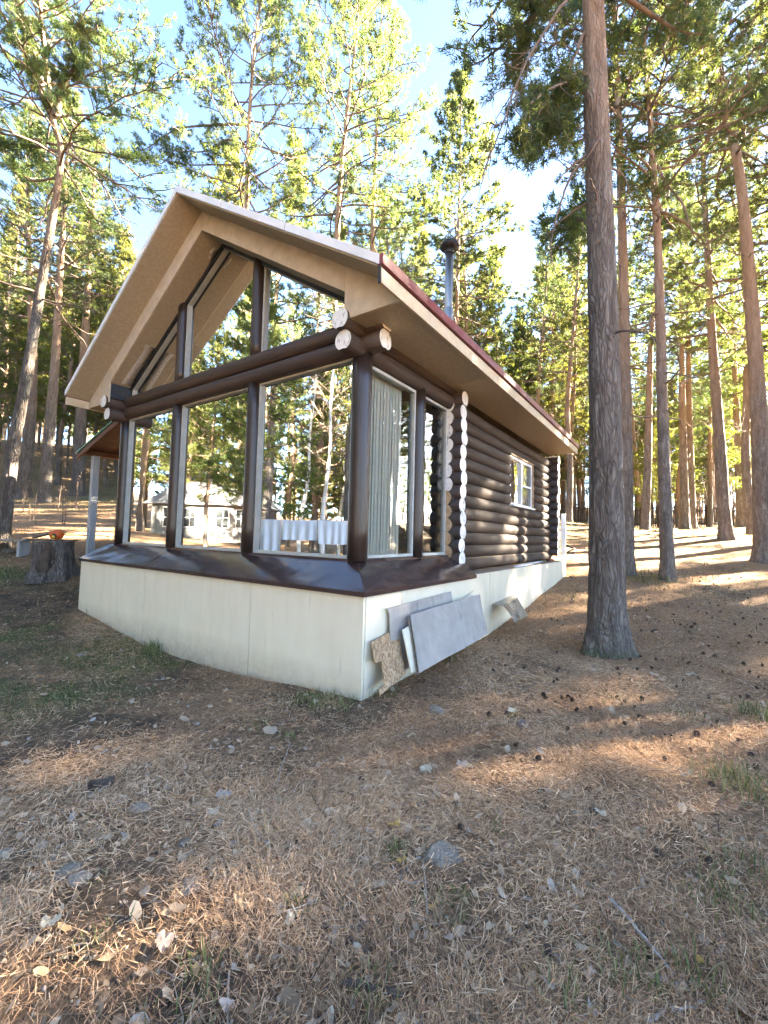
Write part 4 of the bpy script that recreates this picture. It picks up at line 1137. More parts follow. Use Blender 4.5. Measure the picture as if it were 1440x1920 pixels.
# the forest: random but kept clear of the cabin, the camera and the trees above
taken = [(o.location.x, o.location.y) for o in COL.objects if o.parent is None and o.get('category') == 'tree']
fr = np.random.default_rng(42)
def ok(x, y, dmin):
    if 1.0 < x < 14.5 and 0.8 < y < 14.5: return False
    return all((x - a) ** 2 + (y - b) ** 2 > dmin * dmin for a, b in taken)
LBL_FAR = 'tall pine in the dense forest far behind the cabin'
LBL_Y = 'slender young pine growing between the far forest trunks'
LBL_SUN = 'tall pine outside the picture to the right, shading the yard'
LBL_BACK = 'tall pine of the forest mirrored in the big front windows'
def sector(x, y):
    f, s = lateral(x, y); px = 720 + 800 * s / f
    w = 'far left of the cabin' if px < 160 else 'above the left roof slope' if px < 420 else 'over the roof near the ridge' if px < 800 else 'between chimney and massive pine' if px < 1110 else 'behind the fence, right of the massive pine'
    return ('nearer rows, ' if f < 45 else 'farther rows, ') + w
def lateral(x, y): return x * FWD[0] + y * FWD[1], x * RIGHT[0] + y * RIGHT[1]
cnt = 0
while cnt < 220:                       # in front of the camera
    d = math.sqrt(fr.uniform(24 ** 2, 88 ** 2)); a = math.radians(fr.uniform(-48, 48))
    f, s = d * math.cos(a), d * math.sin(a)
    x, y = f * FWD[0] + s * RIGHT[0], f * FWD[1] + s * RIGHT[1]
    if not ok(x, y, 2.6): 
        continue
    taken.append((x, y)); cnt += 1
    if fr.random() < 0.45: place('y%d' % fr.integers(0, 3), x, y, fr.uniform(0.75, 1.25), fr.uniform(0, 6.28), 'slender young pine, ' + sector(x, y), 'young pines, ' + sector(x, y), (fr.normal(0, 0.02), fr.normal(0, 0.02)))
    else: place('p%d' % fr.integers(0, 6), x, y, fr.uniform(0.8, 1.05), fr.uniform(0, 6.28), 'tall forest pine, ' + sector(x, y), 'forest pines, ' + sector(x, y), (fr.normal(0, 0.025), fr.normal(0, 0.025)))
cnt = 0
sx, sy = math.cos(SUN_AZ), math.sin(SUN_AZ)
fs = np.random.default_rng(9)
while cnt < 50:                        # towards the sun, right of the frame: a belt whose crowns shade the yard
    t = fs.uniform(14, 54); w = fs.uniform(-7.5, 8.3)
    x, y = 1.0 + sx * t - sy * w, 0.5 + sy * t + sx * w
    f, s = lateral(x, y)
    if f > 0 and abs(s) < f * 0.98: continue
    if not ok(x, y, 2.2): continue
    taken.append((x, y)); cnt += 1
    place('p%d' % fs.integers(0, 6), x, y, fs.uniform(0.85, 1.1), fs.uniform(0, 6.28), LBL_SUN, 'pines shading the yard')
cnt = 0
while cnt < 58:                        # the side the front windows look at
    d = fr.uniform(9, 46); a = math.radians(fr.uniform(80, 200))
    x, y = d * math.cos(a), d * math.sin(a)
    f, s = lateral(x, y)
    if f > 0 and abs(s) < f * 1.02: continue
    if not ok(x, y, 2.8): continue
    taken.append((x, y)); cnt += 1
    if fr.random() < 0.42: place('y%d' % fr.integers(0, 3), x, y, fr.uniform(0.8, 1.2), fr.uniform(0, 6.28), 'young pine of the forest mirrored in the big front windows', 'young pines mirrored in the windows')
    else: place('p%d' % fr.integers(0, 6), x, y, fr.uniform(0.8, 1.0), fr.uniform(0, 6.28), LBL_BACK, 'pines mirrored in the windows')
cnt = 0
while cnt < 26:
    d = fr.uniform(13, 30); a = math.radians(fr.uniform(118, 172))
    x, y = d * math.cos(a), d * math.sin(a)
    f, s = lateral(x, y)
    if f > 0 and abs(s) < f * 1.02: continue
    if not ok(x, y, 2.2): continue
    taken.append((x, y)); cnt += 1
    place('y%d' % fr.integers(0, 3), x, y, fr.uniform(0.7, 1.05), fr.uniform(0, 6.28), 'young pine of the forest mirrored in the big front windows', 'young pines mirrored in the windows')
def fill(n, px0, px1, d0, d1, s0, s1, kinds, label, group, dmin=1.9):
    c = 0; tries = 0
    while c < n and tries < 4000:
        tries += 1
        x, y = pxy(fr.uniform(px0, px1), fr.uniform(d0, d1))
        if not ok(x, y, dmin): continue
        taken.append((x, y)); c += 1
        k = kinds[fr.integers(0, len(kinds))]
        place(k, x, y, fr.uniform(s0, s1), fr.uniform(0, 6.28), label, group, (fr.normal(0, 0.02), fr.normal(0, 0.02)))
fill(20, -80, 330, 27, 48, 1.0, 1.6, ('y0', 'y1', 'y2'), 'leafy pine crowding the hillside left of the cabin', 'pines crowding the left hillside')
fill(16, 900, 1460, 42, 62, 0.9, 1.5, ('y0', 'y1', 'y2'), 'leafy pine crowding the wood behind the picket fence', 'pines crowding the wood behind the fence')
fill(8, 480, 900, 34, 48, 1.3, 1.7, ('y0', 'y1', 'y2'), 'leafy pine showing its top over the roof slope', 'pines showing over the roof')
mc = 0; mt = 0
while mc < 26 and mt < 4000:            # closes the gaps in what the front windows mirror
    mt += 1
    p = at(fr.uniform(190, 690), 985, fr.uniform(27, 52)); x, y = 2 * (GX + 0.03) - p[0], p[1]
    if not ok(x, y, 2.0): continue
    taken.append((x, y)); mc += 1
    place('y%d' % fr.integers(0, 3), x, y, fr.uniform(0.9, 1.45), fr.uniform(0, 6.28), 'leafy pine behind the pale house, mirrored in the front windows', 'leafy pines mirrored behind the house')
fill(9, 860, 1100, 30, 44, 1.35, 1.8, ('y0', 'y1', 'y2'), 'tall leafy pine between the chimney and the massive pine', 'leafy pines right of the chimney', 1.6)
fill(9, 1180, 1440, 44, 70, 1.2, 1.7, ('y0', 'y1', 'y2'), 'tall leafy pine far behind the fence on the right', 'leafy pines far behind the fence', 1.6)
fill(10, -60, 330, 44, 70, 1.4, 1.9, ('y0', 'y1', 'y2'), 'tall leafy pine high on the left hillside', 'leafy pines high on the left hillside', 1.6)
fill(14, 20, 1440, 26, 60, 0.85, 1.0, ('p0', 'p2', 'p4'), 'slim straight pine filling a gap in the forest rows', 'slim pines in the forest gaps', 1.6)

# ------------------------------------------------------------------ placing helpers
def ray(px, py):
    c = np.array([(px - 720) / 800.0, -(py - 960) / 800.0, -1.0]); return ROT @ c
def on_ground(px, py):
    d = ray(px, py); o = np.array([0, 0, CAMZ]); t0 = 0.4
    ts = np.geomspace(0.4, 60, 260); P = o + ts[:, None] * d
    below = P[:, 2] < ground(P[:, 0], P[:, 1])
    i = int(np.argmax(below)); a, b = ts[max(i - 1, 0)], ts[i]
    for _ in range(14):
        m = (a + b) / 2; p = o + m * d
        if p[2] < gz(p[0], p[1]): b = m
        else: a = m
    return o + b * d
def on_plane(px, py, p0, n):
    d = ray(px, py); o = np.array([0, 0, CAMZ]); t = np.dot(np.array(p0) - o, n) / np.dot(d, n); return o + t * d

def finish(o, label, cat, group=None):
    return tag(o, label, cat, group)

def recenter(o):
    """put a mesh object's origin at the bottom centre of its mesh"""
    me = o.data; n = len(me.vertices); co = np.empty(n * 3, np.float32); me.vertices.foreach_get('co', co); co = co.reshape(-1, 3)
    c = np.array([(co[:, 0].min() + co[:, 0].max()) / 2, (co[:, 1].min() + co[:, 1].max()) / 2, co[:, 2].min()])
    me.vertices.foreach_set('co', (co - c).astype(np.float32).ravel()); me.update(); o.location = Vector(c) + o.location
    return o

# ------------------------------------------------------------------ boards and sheets against the plinth
def leaning(px_pts, yb, yt, zb, zt, th, name, mat, label, cat, bevel=0.002, group=None, jag=0.0):
    n = np.array([0, -(zt - zb), (yt - yb)]); n = n / np.linalg.norm(n)
    if n[1] > 0: n = -n
    P = [on_plane(px, py, (0, yb, zb), n) for px, py in px_pts]
    V = [p for p in P] + [p - n * th for p in P]; k = len(P)
    mb = MB(); mb.add(V, [tuple(range(k)), tuple(range(2 * k - 1, k - 1, -1))] + [(i, k + i, k + (i + 1) % k, (i + 1) % k) for i in range(k)])
    o = mb.build(name, mat, None, bevel)
    import bmesh
    bm = bmesh.new(); bm.from_mesh(o.data); bmesh.ops.recalc_face_normals(bm, faces=bm.faces); bm.to_mesh(o.data); bm.free()
    recenter(o)
    return finish(o, label, cat, group)
leaning([(725, 1141), (731, 1152), (733, 1215), (752, 1262), (858, 1190), (846, 1109)], 2.44, 2.54, 0.0, 0.92, 0.012, 'grey_sheet', MAT['grey_board'], 'smooth grey sheet standing flat against the plinth behind the others', 'board')
leaning([(870, 1124), (889, 1107), (893, 1170), (872, 1180)], 2.40, 2.53, 0.03, 0.85, 0.012, 'pale_offcut', MAT['plinth'], 'pale cream offcut poking up behind the stained grey sheet', 'board')
leaning([(755, 1181), (768, 1173), (780, 1259), (772, 1261)], 2.24, 2.44, 0.0, 0.66, 0.014, 'pale_strip', MAT['plinth'], 'narrow cream board edge between strand board and grey sheet', 'board')
leaning([(767, 1163), (771, 1153), (787, 1260), (782, 1260)], 2.22, 2.44, 0.0, 0.72, 0.012, 'board_edge', MAT['plank'], 'dark edged thin sheet directly behind the stained grey sheet', 'board')
leaning([(770, 1153), (808, 1141), (850, 1129), (900, 1114), (906, 1150), (915, 1187), (870, 1216), (830, 1237), (787, 1262), (779, 1206)], 2.17, 2.42, 0.0, 0.76, 0.014, 'grey_sheet', MAT['grey_board'], 'large black-stained grey sheet leaning in front of the others', 'board')
leaning([(697, 1203), (745, 1178), (754, 1225), (761, 1264), (713, 1304), (711, 1293), (722, 1284), (719, 1262), (716, 1240), (704, 1243)], 2.33, 2.53, 0.0, 0.62, 0.014, 'strand_board', MAT['osb'], 'notched piece of brown strand board leaning by the plinth corner', 'board')
def bent_sheet():
    n = np.array([0, -1.0, 0])
    A = on_plane(923, 1133, (0, 2.54, 0), n); Bp = on_plane(958, 1117, (0, 2.54, 0), n)
    C = on_plane(944, 1136, (0, 2.36, 0), n); D = on_plane(970, 1121, (0, 2.36, 0), n)
    Ef = on_plane(966, 1168, (0, 2.02, 0), n); Ff = on_plane(990, 1155, (0, 2.02, 0), n)
    g = gz(Ef[0], Ef[1]); Ef[2] = max(Ef[2], g - 0.01); g2 = gz(Ff[0], Ff[1]); Ff[2] = max(Ff[2], g2 - 0.01)
    V = []; rows = [(A, Bp), ((A * 0.05 + C * 0.95), (Bp * 0.05 + D * 0.95)), (C * 0.96 + Ef * 0.04, D * 0.96 + Ff * 0.04), ((C + Ef) / 2 + np.array([0.01, 0, 0.012]), (D + Ff) / 2 + np.array([0, 0, -0.01])), (Ef, Ff)]
    for a, b in rows:
        for t in np.linspace(0, 1, 5): V.append(a * (1 - t) + b * t + np.array([0, 0, 0.006 * math.sin(t * 9)]))
    F = [(i * 5 + j, i * 5 + j + 1, i * 5 + 6 + j, i * 5 + 5 + j) for i in range(4) for j in range(4)]
    mb = MB(); mb.add(V, F, 0, False); o = mb.build('bent_metal_sheet', MAT['zinc'])
    s = o.modifiers.new('thickness', 'SOLIDIFY'); s.thickness = 0.004
    recenter(o); finish(o, 'bent piece of shiny brown sheet metal leaning on the plinth', 'metal sheet')
bent_sheet()
def ledge_things():
    mb = MB(); mb.prism([(8.25, 2.60), (9.2, 2.64), (11.2, 2.84), (11.05, 2.90), (9.6, 2.86), (8.4, 2.70)], 'z', 1.066, 1.078); o = mb.build('white_sheet', MAT['linen']); recenter(o)
    finish(o, 'flat white sheet lying on the ledge below the window', 'board')
    mb = MB(); mb.box(-0.125, 0.125, -0.06, 0.06, 0, 0.065); o = mb.build('brick', MAT['brick'], None, 0.006); o.location = (11.5, 2.74, 1.066); o.rotation_euler = (0.0, 0.0, 0.5)
    finish(o, 'single red brick on the ledge near the far corner', 'brick')
    mb = MB(); mb.box(12.62, 12.66, 2.62, 2.72, 0.60, 2.35); mb.box(12.61, 12.67, 2.597, 2.618, 0.60, 2.36); o = mb.build('white_board', MAT['pvc'], None, 0.004); recenter(o)
    finish(o, 'tall narrow white board standing at the far cabin corner', 'board')
    p = at(1060, 1022, 12.2); q = at(1076, 1029, 12.0); s = at(1060, 1037, 12.2)
    mb = MB(); mb.tube(spline([p, (p + q) / 2 + np.array([0, 0, 0.01]), q, (q + s) / 2, s], 14), [0.022] * 14, 8); o = mb.build('black_hose', MAT['black']); recenter(o)
    finish(o, 'short black hose looping out beyond the far corner', 'hose')
ledge_things()

# ------------------------------------------------------------------ inside the glazed porch
def porch_inside():
    b = empty('vertical_blind', (4.45, YS + 0.12, 1.36)); tag(b, 'cream vertical slat blind behind the first side window', 'blind')
    mb = MB(); mb.box(-0.47, 0.47, -0.02, 0.02, 2.28, 2.32); mb.build('head_rail', MAT['pvc'], b)
    me = None
    for i in range(13):
        if me is None:
            mb = MB(); n = 6
            vs = [(-0.042 + 0.084 * k / n, 0.012 * math.sin(math.pi * k / n), z) for k in range(n + 1) for z in (0.0, 2.28)]
            mb.add(vs, [(2 * k, 2 * k + 2, 2 * k + 3, 2 * k + 1) for k in range(n)], 0, True); me = mb.mesh('slat', MAT['blind'])
        s = link('slat', me, b); s.location = (-0.44 + i * 0.072, 0, 0); s.rotation_euler = (0, 0, 0.10 + 0.10 * math.sin(i * 2.2))
    # hanging star ornaments
    mb = MB(); k = 8; ring = []
    for i in range(k):
        a = math.pi / 2 + i * 2 * math.pi / k; r = (0.10 if i % 4 == 0 else 0.085) if i % 2 == 0 else 0.028
        ring.append((0, r * math.cos(a) * 0.8, r * math.sin(a) * 1.3))
    mb.add(ring + [(-0.03, 0, 0), (0.03, 0, 0)], [(i, (i + 1) % k, k) for i in range(k)] + [((i + 1) % k, i, k + 1) for i in range(k)])
    star = mb.mesh('star', MAT['crystal']); mb = MB(); mb.tube([(0, 0, 0.12), (0, 0, 0.36)], [0.002] * 2, 5); cord = mb.mesh('cord', MAT['rope'])
    for px, py, lab in ((530, 738, 'pale star ornament hanging behind the right front window'), (305, 832, 'pale star ornament hanging behind the left front window')):
        p = on_plane(px, py, (GX + 0.14, 0, 0), np.array([1.0, 0, 0]))
        e = empty('star_ornament', tuple(p)); tag(e, lab, 'ornament', 'hanging star ornaments'); link('star', star, e); link('cord', cord, e)
    # red box on the sill inside
    p = on_plane(346, 1016, (GX + 0.25, 0, 0), np.array([1.0, 0, 0]))
    e = empty('red_box', (p[0], p[1], 1.282)); tag(e, 'small red and white box inside the left front window', 'box')
    mb = MB(); mb.box(-0.08, 0.08, -0.16, 0.16, 0.0, 0.10); mb.build('box_base', MAT['pvc'], e, 0.006)
    mb = MB(); mb.box(-0.085, 0.085, -0.165, 0.165, 0.101, 0.20); mb.build('box_lid', MAT['red'], e, 0.006)
porch_inside()

# ------------------------------------------------------------------ canopy, stump and bench on the left
def left_side():
    c = empty('side_canopy', (4.3, YL, 0.9)); tag(c, 'lean-to canopy with green metal edge on grey post', 'canopy')
    ax, ay = 4.74, 12.4
    pz = at(171, 853, 11)[2]
    gzp = gz(ax, ay)
    def W(mb, nm, mat, bev=0.0):
        o = mb.build(nm, mat, c, bev); o.matrix_parent_inverse = Matrix.Translation((-4.3, -YL, -0.9)); return o
    y0, y1 = 9.3, 12.95
    L = at(141, 852, 11.0); Rr = at(213, 800, 10.1)
    sl = (Rr[2] - L[2]) / (L[1] - Rr[1])
    def cz(y): return L[2] + (L[1] - y) * sl
    xw0, xw1 = 4.45, 9.5
    mb = MB(); mb.prism([(y0, cz(y0) + 0.02), (L[1], cz(L[1]) + 0.02), (L[1], cz(L[1]) + 0.06), (y0, cz(y0) + 0.06)], 'x', xw0 - 0.03, xw1); W(mb, 'green_roof_sheet', MAT['green_metal'])
    nb_ = 8
    for i in range(nb_):
        a = xw0 + (xw1 - xw0) * i / nb_ + 0.004; b = xw0 + (xw1 - xw0) * (i + 1) / nb_ - 0.004
        mb = MB(); mb.prism([(y0, cz(y0) - 0.01), (L[1] - 0.02, cz(L[1] - 0.02) - 0.01), (L[1] - 0.02, cz(L[1] - 0.02) + 0.017), (y0, cz(y0) + 0.017)], 'x', a, b); W(mb, 'ceiling_board', MAT['canopy_wood'])
    mb = MB(); mb.prism([(y0, cz(y0) - 0.13), (L[1] - 0.03, cz(L[1] - 0.03) - 0.13), (L[1] - 0.03, cz(L[1] - 0.03) - 0.013), (y0, cz(y0) - 0.013)], 'x', xw0 - 0.02, xw0 + 0.03); W(mb, 'edge_board', MAT['canopy_wood'])
    for xx in (ax, 8.8):
        mb = MB(); mb.box(xx - 0.075, xx + 0.075, ay - 0.075, ay + 0.075, gz(xx, ay) - 0.1, cz(ay) - 0.14); W(mb, 'post', MAT['post_grey'], 0.006)
    mb = MB(); mb.box(xw0, xw1, ay - 0.06, ay + 0.06, cz(ay) - 0.139, cz(ay) - 0.014); W(mb, 'edge_beam', MAT['canopy_wood'])
    # stump
    p = on_ground(97, 1082)
    e = empty('tree_stump', tuple(p)); tag(e, 'wide old tree stump with flared roots left of the plinth', 'stump')
    d = float(np.dot(p - np.array([0, 0, CAMZ]), FWD))
    hgt = (1080 - 1013) / 800.0 * d; r0 = 0.5 * 62 / 800.0 * d
    sides, rings = 72, 26; V = []
    for i in range(rings):
        h = hgt * i / (rings - 1) - 0.08 * (i == 0)
        for k in range(sides):
            a = 2 * math.pi * k / sides
            rt = 0.62 * math.exp(-max(h, 0) / 0.20) * (0.55 + 0.45 * math.cos(a * 5 + 0.6) + 0.25 * math.cos(a * 3 + 1.0))
            rr = r0 * (1 + rt + 0.05 * math.sin(a * 2 + 1) )
            q = np.array([math.cos(a) * 3, math.sin(a) * 3, h * 1.6])
            rr += 0.035 * float(fbm(q * 1.6, 3)) - 0.04 * abs(float(vnoise(q * np.array([2.2, 2.2, .7]) + 4)))
            V.append((rr * math.cos(a), rr * math.sin(a), h))
    F = [(i * sides + k, i * sides + (k + 1) % sides, (i + 1) * sides + (k + 1) % sides, (i + 1) * sides + k) for i in range(rings - 1) for k in range(sides)]
    link('bark', np_mesh('bark', V, F, MAT['bark_stump'], True), e)
    mb = MB(); top = [(v[0] * 0.97, v[1] * 0.97, hgt + 0.01 * math.sin(i * 0.4)) for i, v in enumerate(V[-sides:])]
    mb.add(V[-sides:] + top + [(0, 0, hgt - 0.01)], [(i, (i + 1) % sides, sides + (i + 1) % sides, sides + i) for i in range(sides)] + [(sides + i, sides + (i + 1) % sides, 2 * sides) for i in range(sides)]); mb.build('cut_top', MAT['cut_wood'], e)
    # charred hollow in the face of the stump
    dirc = -FWD[:2] / np.linalg.norm(FWD[:2]); a0 = math.atan2(dirc[1], dirc[0]) + 0.35; mb = MB(); vs = []; nn = 10
    for i in range(8):
        h = hgt * (0.18 + 0.80 * i / 7)
        for k in range(nn + 1):
            wl = 0.45 + 0.22 * float(vnoise(np.array([i * 0.8, 1.5, 2.0]))); wr = 0.40 + 0.25 * float(vnoise(np.array([i * 0.8, 9.5, 4.0]))); a = a0 - wl * (0.25 + 0.75 * math.sin(math.pi * (i + 0.6) / 8.2)) + (wl + wr) * (0.25 + 0.75 * math.sin(math.pi * (i + 0.6) / 8.2)) * k / nn
            base_i = min(int(h / hgt * (rings - 1)), rings - 1); kk = int((a % (2 * math.pi)) / (2 * math.pi) * sides) % sides
            rr = math.hypot(V[base_i * sides + kk][0], V[base_i * sides + kk][1]) + 0.005
            vs.append((rr * math.cos(a), rr * math.sin(a), h))
    mb.add(vs, [(i * (nn + 1) + k, i * (nn + 1) + k + 1, (i + 1) * (nn + 1) + k + 1, (i + 1) * (nn + 1) + k) for i in range(7) for k in range(nn)], 0, True); mb.build('charred_face', MAT['charred'], e)
    # board and things on top of the stump
    rv = RIGHT / np.linalg.norm(RIGHT); fv = np.array([FWD[0], FWD[1], 0]); fv /= np.linalg.norm(fv); rv = np.array([rv[0], rv[1], 0]); rv /= np.linalg.norm(rv)
    topz = p[2] + hgt + 0.012
    o0 = np.array([p[0], p[1], topz]) - rv * 0.52 - fv * 0.10
    mb = MB(); mb.obox(o0, rv * 1.0, fv * 0.16, (0, 0, 0.025)); o = mb.build('dark_plank', MAT['plank_dark'], None, 0.004); recenter(o); finish(o, 'thin dark plank lying across the top of the stump', 'plank')
    c0 = np.array([p[0], p[1], topz + 0.026]) + rv * 0.06 - fv * 0.02
    e2 = empty('pumpkin_bucket', tuple(c0)); tag(e2, 'round ribbed orange pumpkin-shaped bucket lying on the stump', 'bucket')
    rad = 0.5 * 23 / 800.0 * d; V = []; s_, r_ = 40, 18
    for i in range(r_ + 1):
        th = math.pi * i / r_
        for k in range(s_):
            a = 2 * math.pi * k / s_; q = rad * (1 + 0.05 * abs(math.cos(a * 5))) * math.sin(th)
            V.append((q * math.cos(a), q * math.sin(a), rad * 0.84 * (1 - math.cos(th)) ))
    F = [(i * s_ + k, i * s_ + (k + 1) % s_, (i + 1) * s_ + (k + 1) % s_, (i + 1) * s_ + k) for i in range(r_) for k in range(s_)]
    sh = link('shell', np_mesh('shell', V, F, MAT['orange'], True), e2)
    to = -fv
    def disc(nm, mat, u, w, rr_, off):
        mb = MB(); cen = to * (rad * 1.03 + off) + rv * u + np.array([0, 0, w]); cen = cen * 1.0
        nrm = (cen - np.array([0, 0, rad * 0.84])); ln = np.linalg.norm(nrm); nrm /= ln; cen = np.array([0, 0, rad * 0.84]) + nrm * (rad * 1.0 + off)
        a_ = np.cross(nrm, [0, 0, 1.0]); a_ /= np.linalg.norm(a_); b_ = np.cross(a_, nrm)
        ring = [cen + (a_ * math.cos(t) + b_ * math.sin(t)) * rr_ for t in np.linspace(0, 2 * math.pi, 18, endpoint=False)]
        mb.add(ring + [cen + nrm * 0.012], [(i, (i + 1) % 18, 18) for i in range(18)], 0, True); o = mb.build(nm, mat, e2); return o
    disc('dark_opening', MAT['black'], 0.05, rad * 0.62, rad * 0.36, 0.004); disc('yellow_patch', MAT['yellow'], 0.035, rad * 0.42, rad * 0.24, 0.012)
    o1 = c0 + np.array([0, 0, 0.03]) - rv * 0.62 + fv * 0.12; 
    mb = MB(); mb.tube(spline([o1, o1 + rv * 0.25 + np.array([0, 0, 0.05]), o1 + rv * 0.5 + np.array([0, 0, 0.13])], 8), [0.02] * 8, 8); o = mb.build('black_rod', MAT['black']); recenter(o); finish(o, 'short black rod resting behind the orange bucket', 'rod')
    # plank bench
    q = on_ground(42, 1042)
    dq = float(np.dot(q - np.array([0, 0, CAMZ]), FWD))
    e3 = empty('plank_bench', tuple(q)); tag(e3, 'low grey plank bench beside the crooked pine', 'bench')
    hb = (1042 - 1012) / 800.0 * dq
    def W3(mb, nm, mat): o = mb.build(nm, mat, e3, 0.004); return o
    for k in range(3):
        mb = MB(); mb.obox(-rv * 1.3 + fv * (0.16 * k - 0.2) + np.array([0, 0, hb - 0.035]), rv * 1.45, fv * 0.145, (0, 0, 0.035)); W3(mb, 'plank', MAT['plank'])
    for u in (-1.0, -0.02):
        mb = MB(); mb.obox(rv * u - fv * 0.16 + np.array([0, 0, -0.06]), rv * 0.07, fv * 0.32, (0, 0, hb + 0.02)); W3(mb, 'leg', MAT['post_grey'])
    for (px, py, s, lab, mt) in ((745 - 650, 1086, 0.0, None, None),):
        pass
left_side()

def rock_mesh(seed, mat, flat=0.6, n=2):
    import bmesh
    bm = bmesh.new(); bmesh.ops.create_icosphere(bm, subdivisions=n, radius=1.0)
    co = np.array([v.co[:] for v in bm.verts]); r = 1 + 0.45 * fbm(co * 1.2 + seed * 7.7, 2) + 0.14 * fbm(co * 3.2 + seed, 2)
    for v, k in zip(bm.verts, r): v.co = v.co * float(k); v.co.z *= flat
    me = bpy.data.meshes.new('stone'); bm.to_mesh(me); bm.free(); me.materials.append(mat); me.update()
    return me
ROCKS = {(k, m): rock_mesh(k, MAT[m], 0.55 + 0.1 * (k % 2)) for k in range(3) for m in ('stone', 'stone_pale', 'stone_red')}
def stone(px, py, w, mat, label, k=0, rz=0.0, sq=1.0, sink=0.72, group='stones on the forest floor'):
    p = on_ground(px, py); d = float(np.dot(p - np.array([0, 0, CAMZ]), FWD)); s = 0.5 * w / 800.0 * d
    o = link('stone', ROCKS[(k, mat)], None, tuple(p + np.array([0, 0, s * 0.55 * (1 - 2 * sink)]))); o.scale = (s * sq, s, s); o.rotation_euler = (0.1, 0.05, rz)
    return tag(o, label, 'stone', group)
stone(832, 1604, 96, 'stone', 'large flat grey stone half buried in the needles', 0, 0.9, 0.62, 0.62)
stone(131, 1634, 52, 'stone', 'grey rounded stone touching a pale stone at lower left', 1, 0.4)
stone(154, 1646, 48, 'stone_pale', 'pale stone touching the grey rounded stone at lower left', 2, 1.4)
stone(360, 1655, 62, 'stone_pale', 'pale angular stone in dark earth, lower left', 0, 2.2, 0.7)
stone(262, 1516, 44, 'stone_pale', 'flat pale stone among the leaves left of centre', 1, 0.5, 0.7)
stone(272, 1672, 26, 'stone_pale', 'small cream stone right of the touching pair', 2, 0.1)
stone(440, 1584, 40, 'stone_pale', 'elongated buff stone below the needle patch', 0, 0.7, 0.5)
stone(484, 1635, 24, 'stone_pale', 'small pale pointed stone below the elongated one', 1, 1.7)
stone(578, 1560, 22, 'stone_pale', 'small pinkish pebble left of the yellow leaf', 2, 0.7)
stone(980, 1356, 30, 'stone_red', 'purple-brown angular stone below the grey sheets', 1, 0.4)
stone(820, 1334, 34, 'stone', 'small grey lump in ash below the strand board', 2, 0.4, 1, 0.5)
stone(152, 1228, 22, 'stone_pale', 'pale stone on the dark slope by the plinth', 0, 0.4)
stone(124, 1075, 30, 'stone', 'flat grey stone at the foot of the stump', 1, 0.4, 0.7)
stone(145, 1044, 14, 'stone_pale', 'white block beside the canopy post foot', 2, 0.1)
stone(14, 1032, 28, 'stone', 'dark stone under the plank bench', 0, 1.1)
stone(50, 1036, 20, 'stone', 'round stone behind the bench leg', 2, 0.3)
stone(80, 1585, 30, 'stone_pale', 'buff stone near the left photo edge', 1, 0.9)
stone(8, 1600, 36, 'stone_pale', 'buff stone cut by the left photo edge', 0, 0.2)
stone(1085, 1527, 0.1 + 24, 'stone_pale', 'beige flat stone on the right among needles', 2, 0.9, 0.7)
stone(348, 1580, 26, 'stone', 'grey stone left of the elongated buff stone', 1, 0.3)
def sunk_cap():
    p = on_ground(190, 1470); mb = MB(); R0 = 0.075
    mb.tube([(0, 0, -0.03), (0, 0, 0.03), (0, 0, 0.042), (0, 0, 0.035)], [R0, R0, R0 * 0.93, R0 * 0.4], 28); o = mb.build('sunken_pipe_cap', MAT['stick_dark']); o.location = tuple(p + np.array([0, 0, -0.01])); o.rotation_euler = (-0.35, 0.2, 0)
    finish(o, 'dark rusty round cap half sunk in the soil', 'cap')
sunk_cap()

# sticks
def stick(pix, rads, mat, label, up=0.012):
    P = [on_ground(px, py) + np.array([0, 0, up]) for px, py in pix]
    pts = spline(P, 24); n = np.random.default_rng(len(label)); pts = pts + n.normal(0, 0.003, pts.shape)
    mb = MB(); mb.tube(pts, np.interp(np.linspace(0, 1, 24), np.linspace(0, 1, len(rads)), rads) * (1 + 0.12 * np.sin(np.arange(24) * 1.9)), 9)
    o = mb.build('stick', mat); recenter(o); return finish(o, label, 'stick', 'sticks on the forest floor')
stick([(1142, 1690), (1180, 1730), (1230, 1790), (1272, 1845), (1300, 1868)], [0.009, 0.008, 0.006, 0.004], MAT['stick'], 'long pale grey stick lying at lower right')
stick([(1212, 1922), (1250, 1905), (1300, 1893), (1322, 1884)], [0.007, 0.006, 0.004], MAT['stick'], 'short pale stick at the bottom photo edge')
stick([(640, 1846), (690, 1858), (748, 1872), (760, 1880)], [0.012, 0.014, 0.012], MAT['stick_dark'], 'thick dark rotten stick at bottom centre')
stick([(466, 1520), (480, 1560), (510, 1595)], [0.005, 0.006, 0.004], MAT['stick'], 'thin brown twig left of centre in bare earth')
stick([(518, 1482), (532, 1430), (545, 1396)], [0.003, 0.003, 0.002], MAT['stick'], 'thin straw-pale twig below the plinth corner')
stick([(735, 1625), (750, 1650), (785, 1662)], [0.003, 0.003, 0.002], MAT['stick'], 'tiny curved twig beside the flat grey stone', 0.006)

